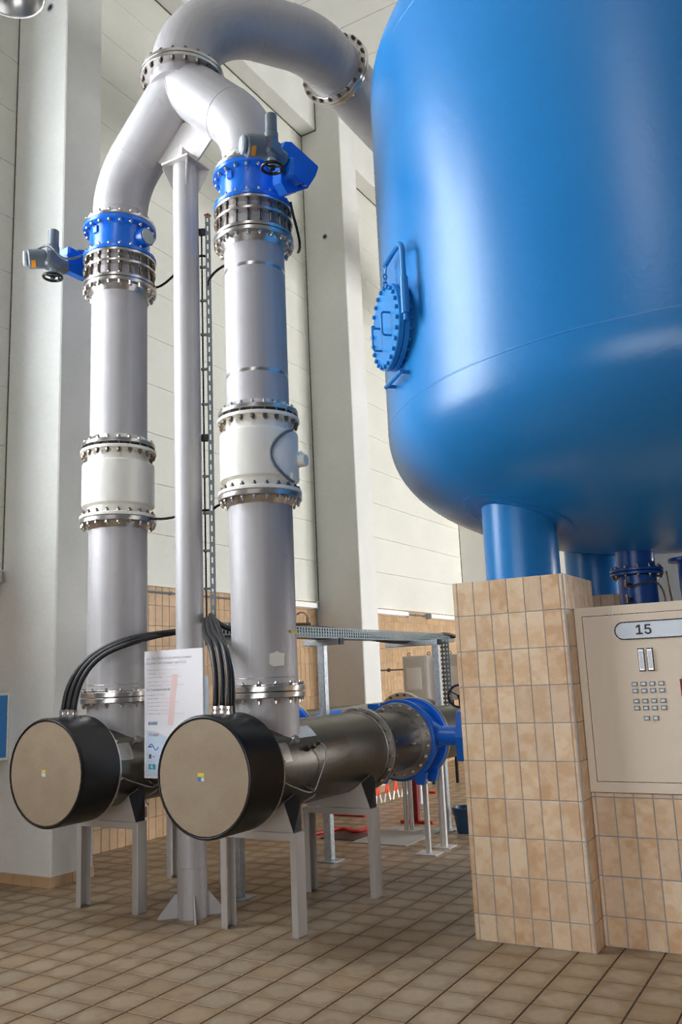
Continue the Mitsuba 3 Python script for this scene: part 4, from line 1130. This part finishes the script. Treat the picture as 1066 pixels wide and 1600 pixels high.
    part(rp, 'flange', ring((X, 2.437, ZA + 0.012), (0, 1, 0), 0.26, 0.40, 0.04), 'm_polish', smooth=30)
    part(rp, 'barrel', lathe([(RS - 0.006, 2.47), (RS, 2.47), (RS, YE), (RS - 0.006, YE)], (X, 0, ZA + 0.012), (0, 1, 0), 64), 'm_react', smooth=30)
    part(rp, 'bolt_circle', bolt_circle((X, 2.477, ZA + 0.012), (0, 1, 0), 0.365, 20, 0.019, 0.022), 'm_bolt', stuff=True)
    lg = cat(cyl((X, YE - 0.35, 0.0), (X, YE - 0.35, ZA - RS + 0.02), 0.04, 16), box(X - 0.1, X + 0.1, YE - 0.45, YE - 0.25, 0, 0.01))
    part(rp, 'stand', lg, 'm_frame', smooth=40)

# pipe stands
for (x, y, h), lab in zip(((-1.935, 2.68, 0.715), (-2.70, 3.80, 0.60)), ('slim steel pipe stand with a square foot under the right blue outlet valve', 'pair of slim steel posts standing on the grey floor slab')):
    st = thing('pipe_stand', lab, 'stand')
    if y < 3:
        part(st, 'post', cat(box(x - 0.022, x + 0.022, y - 0.022, y + 0.022, 0.012, h - 0.03, 0.004)), 'm_frame')
        part(st, 'head', cat(box(x - 0.05, x + 0.05, y - 0.04, y + 0.04, h - 0.03, h - 0.015, 0.002)), 'm_frame')
    else:
        for dx in (-0.035, 0.035):
            part(st, 'post', cyl((x + dx, y, 0.012), (x + dx, y, h), 0.026, 16), 'm_frame', smooth=40)
    part(st, 'foot_plate', box(x - 0.12, x + 0.12, y - 0.10, y + 0.10, 0.0, 0.012, 0.002), 'm_frame')

# ------------------------------------------------------------------ black cable hoses
hz = ZD + 0.41 + 0.05
for i in range(3):
    gxx = XS[0] + (-0.055 + 0.06 * i)
    z0 = ZD + math.sqrt(0.414 ** 2 - (gxx - XS[0]) ** 2) + 0.05
    k = i - 1
    pts = [(gxx, -0.62, z0), (gxx + 0.005, -0.61, z0 + 0.08), (gxx + 0.045, -0.58, z0 + 0.24), (gxx + 0.16, -0.50, z0 + 0.41), (gxx + 0.36, -0.36, z0 + 0.535 - 0.01 * i), (-2.95 + 0.01 * i, -0.06 + 0.055 * k, 2.205 + 0.0 * i), (-2.83, 0.10 + 0.05 * k, 2.225), (-2.72 + 0.03 * k, 0.24, 2.225 + 0.012 * abs(k)), (-2.70 + 0.045 * k, 0.45, 2.206), (-2.70 + 0.045 * k, 1.2, 2.203)]
    solo('cable_hose', tube(spline(pts, 70), 0.0215, 12), 'm_rubber', f'black cable hose arching from the left drum cover to the tray, {["outermost", "middle", "innermost"][i]} of three', 'hose', smooth=True, group='black hoses from the left drum cover')
for i in range(4):
    k = i - 1
    gxx = XS[1] + (-0.055 + 0.06 * min(i, 2)) - (0.03 if i == 3 else 0)
    gy = -0.62 + (0.075 if i == 3 else 0)
    z0 = ZD + math.sqrt(0.414 ** 2 - (gxx - XS[1]) ** 2) + (0.05 if i < 3 else 0.0)
    pts = [(gxx, gy, z0), (gxx - 0.004, gy + 0.01, z0 + 0.10), (gxx - 0.05, gy + 0.06, z0 + 0.27), (gxx - 0.15, gy + 0.14, z0 + 0.43), (-2.30 + 0.03 * k, -0.28 + 0.02 * k, 2.15 + 0.01 * k), (-2.47 + 0.015 * k, -0.10 + 0.02 * k, 2.27 + 0.012 * k), (-2.585, 0.07 + 0.012 * k, 2.285 + 0.02 * abs(k)), (-2.64 + 0.02 * k, 0.25, 2.255), (-2.66 + 0.03 * k, 0.5, 2.235), (-2.66 + 0.03 * k, 1.2, 2.235)]
    solo('cable_hose', tube(spline(pts, 70), 0.0215, 12), 'm_rubber', f'black cable hose rising from the right drum cover, {["leftmost", "middle", "rightmost", "rear"][i]} of the bundle', 'hose', smooth=True, group='black hoses from the right drum cover')

# ------------------------------------------------------------------ cable trays, posts, strut
TXc, TW = -2.70, 0.20


def perforated(length, height, px=0.05, rows=3, hole=0.022):
    outer = sbox(0, 0, length, height)
    hs = []
    for i in range(int(length / px)):
        for j in range(rows):
            cx_, cz_ = (i + 0.5) * px, height * (j + 0.7) / (rows + 0.4)
            hs.append(sbox(cx_ - hole / 2, cz_ - hole / 2, cx_ + hole / 2, cz_ + hole / 2))
    return outer.difference(unary_union(hs))


ct = thing('cable_tray', 'grey perforated cable tray running along the wall behind the right riser', 'cable tray')
pl = perforated(5.0, 0.105)
for sx in (-1, 1):
    part(ct, 'side_rail', prism(pl, 0.0025, (TXc + sx * TW / 2, 0.25, 2.178), (0, 1, 0), (0, 0, 1)), 'm_tray')
part(ct, 'base_sheet', box(TXc - TW / 2, TXc + TW / 2, 0.25, 5.25, 2.175, 2.178), 'm_tray')
part(ct, 'cable_bundle', cat(*[tube(spline([(TXc + dx, 1.0, 2.20), (TXc + dx, 3.0, 2.205 + dz), (TXc + dx * 1.2, 4.6, 2.22 + dz), (TXc + dx * 1.5, 4.95, 2.27 + dz), (TXc + 0.1 + dx, 5.2, 2.24)], 30), 0.02, 8) for dx, dz in ((-0.06, 0), (-0.02, 0.01), (0.02, 0.0), (0.06, 0.01))]), 'm_rubber', smooth=True, stuff=True)
vt = thing('vertical_cable_tray', 'upright perforated cable tray beside the galvanized post at right', 'cable tray')
pv = perforated(1.25, 0.06, 0.05, 1, 0.022)
part(vt, 'side_rail', prism(pv, 0.0025, (-2.20, 4.05, 0.93), (0, 0, 1), (0, 1, 0)), 'm_tray')
part(vt, 'base_sheet', prism(perforated(1.25, 0.14, 0.05, 3, 0.022), 0.0025, (-2.30, 4.04, 0.93), (0, 0, 1), (1, 0, 0)), 'm_tray')
for x, y, arm, lab in ((-2.70, 0.55, (-3.0, -2.36), 'galvanized tray post hidden behind the support pole'), (-2.73, 2.07, (-2.94, -2.50), 'galvanized T-shaped tray post behind the right riser pipe'), (-2.29, 3.95, (-2.95, -2.25), 'galvanized angled tray post near the tiled pier')):
    po_ = thing('tray_post', lab, 'post')
    part(po_, 'upright', box(x - 0.04, x + 0.04, y - 0.04, y + 0.04, 0.012, 2.12, 0.006), 'm_galv')
    part(po_, 'arm', box(arm[0], arm[1], y - 0.045, y + 0.045, 2.11, 2.172, 0.004), 'm_galv')
    part(po_, 'end_cap', box(arm[1] - 0.001, arm[1] + 0.012, y - 0.046, y + 0.046, 2.108, 2.173, 0.003), 'm_black')
    part(po_, 'foot_plate', box(x - 0.11, x + 0.11, y - 0.10, y + 0.10, 0.0, 0.012, 0.002), 'm_galv')
sx0, sy0 = -2.585, 0.115
sr = thing('perforated_strut', 'upright perforated metal strut with red end cap beside the support pole', 'strut')
sl = sbox(-0.021, 0, 0.021, 3.72)
sl = sl.difference(unary_union([sbox(-0.007, 0.05 + 0.09 * k, 0.007, 0.10 + 0.09 * k) for k in range(41)]))
fx = np.array([0.86, 0.51, 0.0])
part(sr, 'web', prism(sl, 0.0025, (sx0, sy0, 2.28), fx, (0, 0, 1)), 'm_tray')
fy = np.array([-0.51, 0.86, 0.0])
for sd in (-1, 1):
    part(sr, 'flank', prism(sbox(0, 0, 0.04, 3.72), 0.0025, np.array([sx0, sy0, 2.28]) + fx * (0.0185 if sd > 0 else -0.021), fy, (0, 0, 1)), 'm_tray')
part(sr, 'end_cap', box(-0.024, 0.024, -0.024, 0.024, 0, 0.02, 0.003).apply_translation((sx0 + fy[0] * 0.018, sy0 + fy[1] * 0.018, 5.995)), 'm_red', label='red plastic end cap')
for k in range(11):
    z = 2.55 + 0.325 * k
    bx_ = box(-0.055, 0.0, -0.012, 0.012, 0, 0.02, 0.002) if k not in (4, 10) else box(-0.06, 0.0, -0.018, 0.018, 0, 0.06, 0.003)
    M = np.eye(4)
    M[:3, 0], M[:3, 1] = fx, fy
    M[:3, 3] = (sx0 - fx[0] * 0.02, sy0 - fx[1] * 0.02, z)
    part(sr, 'cable_clip', bx_.apply_transform(M), 'm_dark' if k in (4, 10) else 'm_tray')
part(sr, 'riser_cable', tube(spline([(sx0 - 0.045, sy0 - 0.03, 2.3), (sx0 - 0.048, sy0 - 0.03, 4.0), (sx0 - 0.045, sy0 - 0.03, 5.8)], 20), 0.007, 8), 'm_rubber', smooth=True)

# ------------------------------------------------------------------ things on and near the far wall
for (y0, y1), lab in zip(((-1.35, 0.10), (4.55, 6.09), (7.83, 9.40), (10.42, 11.95)), ('white fluorescent wall lamp at the left edge beside the column', 'white fluorescent wall lamp just right of the right riser', 'white fluorescent wall lamp right of the middle column', 'white fluorescent wall lamp near the tiled pier')):
    wlamp = thing('wall_lamp', lab, 'lamp')
    part(wlamp, 'housing', box(XL + 0.016, XL + 0.075, y0, y1, 2.86, 2.965, 0.006), 'm_lamp')
    part(wlamp, 'diffuser', prism(Polygon([(0, 0), (0.06, 0.012), (0.07, 0.05), (0.06, 0.088), (0, 0.10)]), y1 - y0 - 0.04, (XL + 0.075, y1 - 0.02, 2.862), (1, 0, 0), (0, 0, 1)), 'm_lamp', smooth=30)
    part(wlamp, 'end_cap', cat(box(XL + 0.018, XL + 0.145, y0 - 0.006, y0 + 0.02, 2.855, 2.968, 0.004), box(XL + 0.018, XL + 0.145, y1 - 0.02, y1 + 0.006, 2.855, 2.968, 0.004)), 'm_lgrey')
for a, b, lab in ((1.0, 4.5, 'thin grey conduit along the dado behind the risers'), (9.42, 10.40, 'thin grey conduit between two wall lamps')):
    solo('conduit', cat(cyl((XL + 0.036, a, 2.915), (XL + 0.036, b, 2.915), 0.013, 10), *[box(XL + 0.0165, XL + 0.052, a + (b - a) * q - 0.012, a + (b - a) * q + 0.012, 2.895, 2.935, 0.003) for q in (0.1, 0.5, 0.9)]), 'm_grey', lab, 'conduit', smooth=30)
for x0, x1, y0, y1, lab in ((-4.56, -4.12, 7.60, 7.92, 'small stainless switch cabinet with a window panel, far behind the valves'), (-3.93, -3.50, 7.90, 8.20, 'stainless switch cabinet half hidden behind the tiled pier')):
    sc = thing('switch_cabinet', lab, 'cabinet')
    part(sc, 'body', box(x0, x1, y0, y1, 1.33, 2.075, 0.008), 'm_cabsteel')
    part(sc, 'door', box(x0 + 0.02, x1 - 0.02, y0 - 0.012, y0 + 0.001, 1.37, 2.045, 0.006), 'm_cabsteel')
    part(sc, 'window', box(x0 + 0.07, x1 - 0.09, y0 - 0.016, y0 - 0.011, 1.52, 1.88, 0.002), 'm_polish', label='shiny inset panel')
    for xe in (x0 + 0.05, x1 - 0.02):
        part(sc, 'lifting_eye', torus((xe, (y0 + y1) / 2, 2.105), (0, 1, 0), 0.025, 0.007, 20, 8), 'm_boltdark', smooth=True)
    part(sc, 'stand', cat(box(x0 + 0.03, x0 + 0.07, y0 + 0.1, y0 + 0.14, 0, 1.331), box(x1 - 0.07, x1 - 0.03, y0 + 0.1, y0 + 0.14, 0, 1.331)), 'm_dark')
solo('conduit', cat(cyl((-5.38, 7.70, 1.86), (-4.555, 7.70, 1.86), 0.013, 10), box(-4.9, -4.86, 7.68, 7.72, 1.83, 1.89, 0.003)), 'm_grey', 'thin grey conduit leading to the stainless switch cabinet', 'conduit', smooth=30)

# folding scissor barrier
sb = thing('scissor_barrier', 'red and white folding scissor barrier behind the right reactor', 'barrier')
for i in range(7):
    y = 4.72 + 0.27 * i
    for dsn in (-1, 1):
        a0, b0 = np.array([-3.95 + 0.012 * dsn, y + dsn * 0.02, 0.03]), np.array([-3.95 + 0.012 * dsn, y + dsn * 0.30, 0.78])
        d_ = (b0 - a0) / np.linalg.norm(b0 - a0)
        e_ = np.cross(d_, (1, 0, 0))
        Lb = np.linalg.norm(b0 - a0)
        for k, (q0, q1) in enumerate(((0, 0.15), (0.15, 0.52), (0.52, 0.64), (0.64, 1.0))):
            part(sb, 'slat', prism(sbox(Lb * q0, -0.02, Lb * q1, 0.02), 0.008, a0, d_, e_), 'm_coral' if k % 2 else 'm_white')
for y in (4.55, 6.75):
    part(sb, 'post', box(-4.0, -3.9, y - 0.03, y + 0.03, 0.03, 0.95, 0.004), 'm_darkred')
    part(sb, 'foot', box(-4.2, -3.7, y - 0.03, y + 0.03, 0.0, 0.03, 0.004), 'm_red')
rpst = thing('barrier_post', 'dark red upright post with a flat foot between the pipe stands', 'post')
part(rpst, 'post', box(-2.86, -2.80, 4.25, 4.31, 0.03, 0.85, 0.004), 'm_darkred')
part(rpst, 'foot', box(-3.05, -2.62, 4.26, 4.30, 0.0, 0.03, 0.004), 'm_red')
solo('hose_roll', cat(tube(spline([(-3.9, 3.0, 0.02), (-3.6, 3.3, 0.02), (-3.45, 3.6, 0.02), (-3.3, 3.5, 0.02), (-3.2, 3.7, 0.02)], 40), 0.02, 10)), 'm_red', 'red hose lying on the floor beyond the right reactor frame', 'hose', smooth=True)
solo('floor_slab', box(-3.0, -2.32, 2.95, 4.0, 0.0003, 0.008, 0.002), 'm_slab', 'grey flat slab on the tile floor beneath the slim posts', 'slab')
solo('rubber_mat', box(-3.30, -2.85, 3.05, 3.5, 0.0085, 0.016, 0.002).apply_translation((-0.16, 0, -0.008)), 'm_black', 'black rubber mat on the floor beside the grey slab', 'mat')
bk = thing('bucket', 'dark blue bucket on the floor half hidden by the tiled pier', 'bucket')
bxx, byy = -2.02, 3.90
part(bk, 'pail', lathe([(0, 0), (0.115, 0), (0.15, 0.25), (0.155, 0.25), (0.158, 0.275), (0.145, 0.275), (0.11, 0.01), (0, 0.01)], (bxx, byy, 0.0), (0, 0, 1), 36, closed=False), 'm_bucket', smooth=30)
part(bk, 'rim', torus((bxx, byy, 0.262), (0, 0, 1), 0.156, 0.009, 36, 8), 'm_bucket', smooth=True)
part(bk, 'handle', tube(arc((bxx, byy, 0.26), (1, 0, 0), (0, -0.8, -0.6), 0.162, 0, PI, 20), 0.005, 8), 'm_boltdark', smooth=True)

# blue box on the wall at the left edge
bb_ = thing('wall_box', 'blue wall box with white rim at the left edge beside the column', 'box')
part(bb_, 'case', box(XL + 0.016, -5.215, -0.9, 0.185, 1.15, 1.745, 0.006), 'm_lgrey')
part(bb_, 'frame', prism(Polygon([(-0.9, 1.15), (0.19, 1.15), (0.19, 1.75), (-0.9, 1.75)], [[(-0.86, 1.20), (0.06, 1.20), (0.06, 1.70), (-0.86, 1.70)]]), 0.012, (-5.215, 0, 0), (0, 1, 0), (0, 0, 1)), 'm_signblue')
part(bb_, 'rim', prism(Polygon([(-0.92, 1.13), (0.195, 1.13), (0.195, 1.77), (-0.92, 1.77)], [[(-0.90, 1.155), (0.175, 1.155), (0.175, 1.745), (-0.90, 1.745)]]), 0.018, (-5.219, 0, 0), (0, 1, 0), (0, 0, 1)), 'm_white')
part(bb_, 'glass', box(-5.216, -5.209, -0.86, 0.06, 1.20, 1.70), 'm_grey')
for z in (1.30, 1.60):
    part(bb_, 'clip', box(-5.21, -5.185, -0.03, 0.055, z - 0.02, z + 0.02, 0.003), 'm_lgrey')

# pendant lamp at the top left
pd = thing('pendant_lamp', 'round metal pendant lamp hanging at the top left corner', 'lamp')
lx, ly, lz = -3.03, -1.74, 7.17
pr = [(0.25, 0.0), (0.254, 0.012), (0.235, 0.075), (0.185, 0.16), (0.10, 0.22), (0.07, 0.24), (0.05, 0.232), (0.09, 0.208), (0.178, 0.148), (0.227, 0.066), (0.243, 0.009)]
part(pd, 'reflector', lathe(pr, (lx, ly, lz), (0, 0, 1), 56), 'm_alu', smooth=35)
part(pd, 'rim', torus((lx, ly, lz), (0, 0, 1), 0.252, 0.007, 56, 8), 'm_white', smooth=True)
part(pd, 'socket', cyl((lx, ly, lz + 0.22), (lx, ly, lz + 0.42), 0.06, 24, c=0.01), 'm_grey', smooth=30)
part(pd, 'bulb', trimesh.creation.icosphere(3, 0.055).apply_translation((lx, ly, lz + 0.15)), 'm_white', smooth=True)
part(pd, 'rod', cyl((lx, ly, lz + 0.42), (lx, ly, ZC), 0.012, 10), 'm_grey', smooth=True)

# alike things share a group
GROUPS = {'concrete_column': 'concrete columns along the panelled wall', 'tiled_pier': 'tiled piers under the blue tank', 'lower_riser_pipe': 'lower riser pipes', 'flow_meter': 'white flow meters on the risers',
          'upper_riser_pipe': 'upper riser pipes', 'dismantling_joint': 'dismantling joints on the risers', 'butterfly_valve': 'blue motor valves on the risers', 'control_cable': 'thin control cables by the risers',
          'drum_reactor': 'drum-covered reactors', 'vessel_stand': 'portal stands under the reactors', 'outlet_spool': 'pipe spools behind the reactors', 'outlet_valve': 'blue valves behind the reactors',
          'rear_pipe': 'pipes behind the reactors', 'pipe_stand': 'slim pipe stands', 'tray_post': 'galvanized tray posts', 'wall_lamp': 'fluorescent lamps on the dado', 'conduit': 'thin grey conduits on the wall',
          'switch_cabinet': 'stainless switch cabinets'}
for k_ in list(labels):
    b_ = k_[:-4] if k_[-4:-3] == '_' and k_[-3:].isdigit() else k_
    if '__' not in k_ and b_ in GROUPS and 'group' not in labels[k_]:
        labels[k_]['group'] = GROUPS[b_]
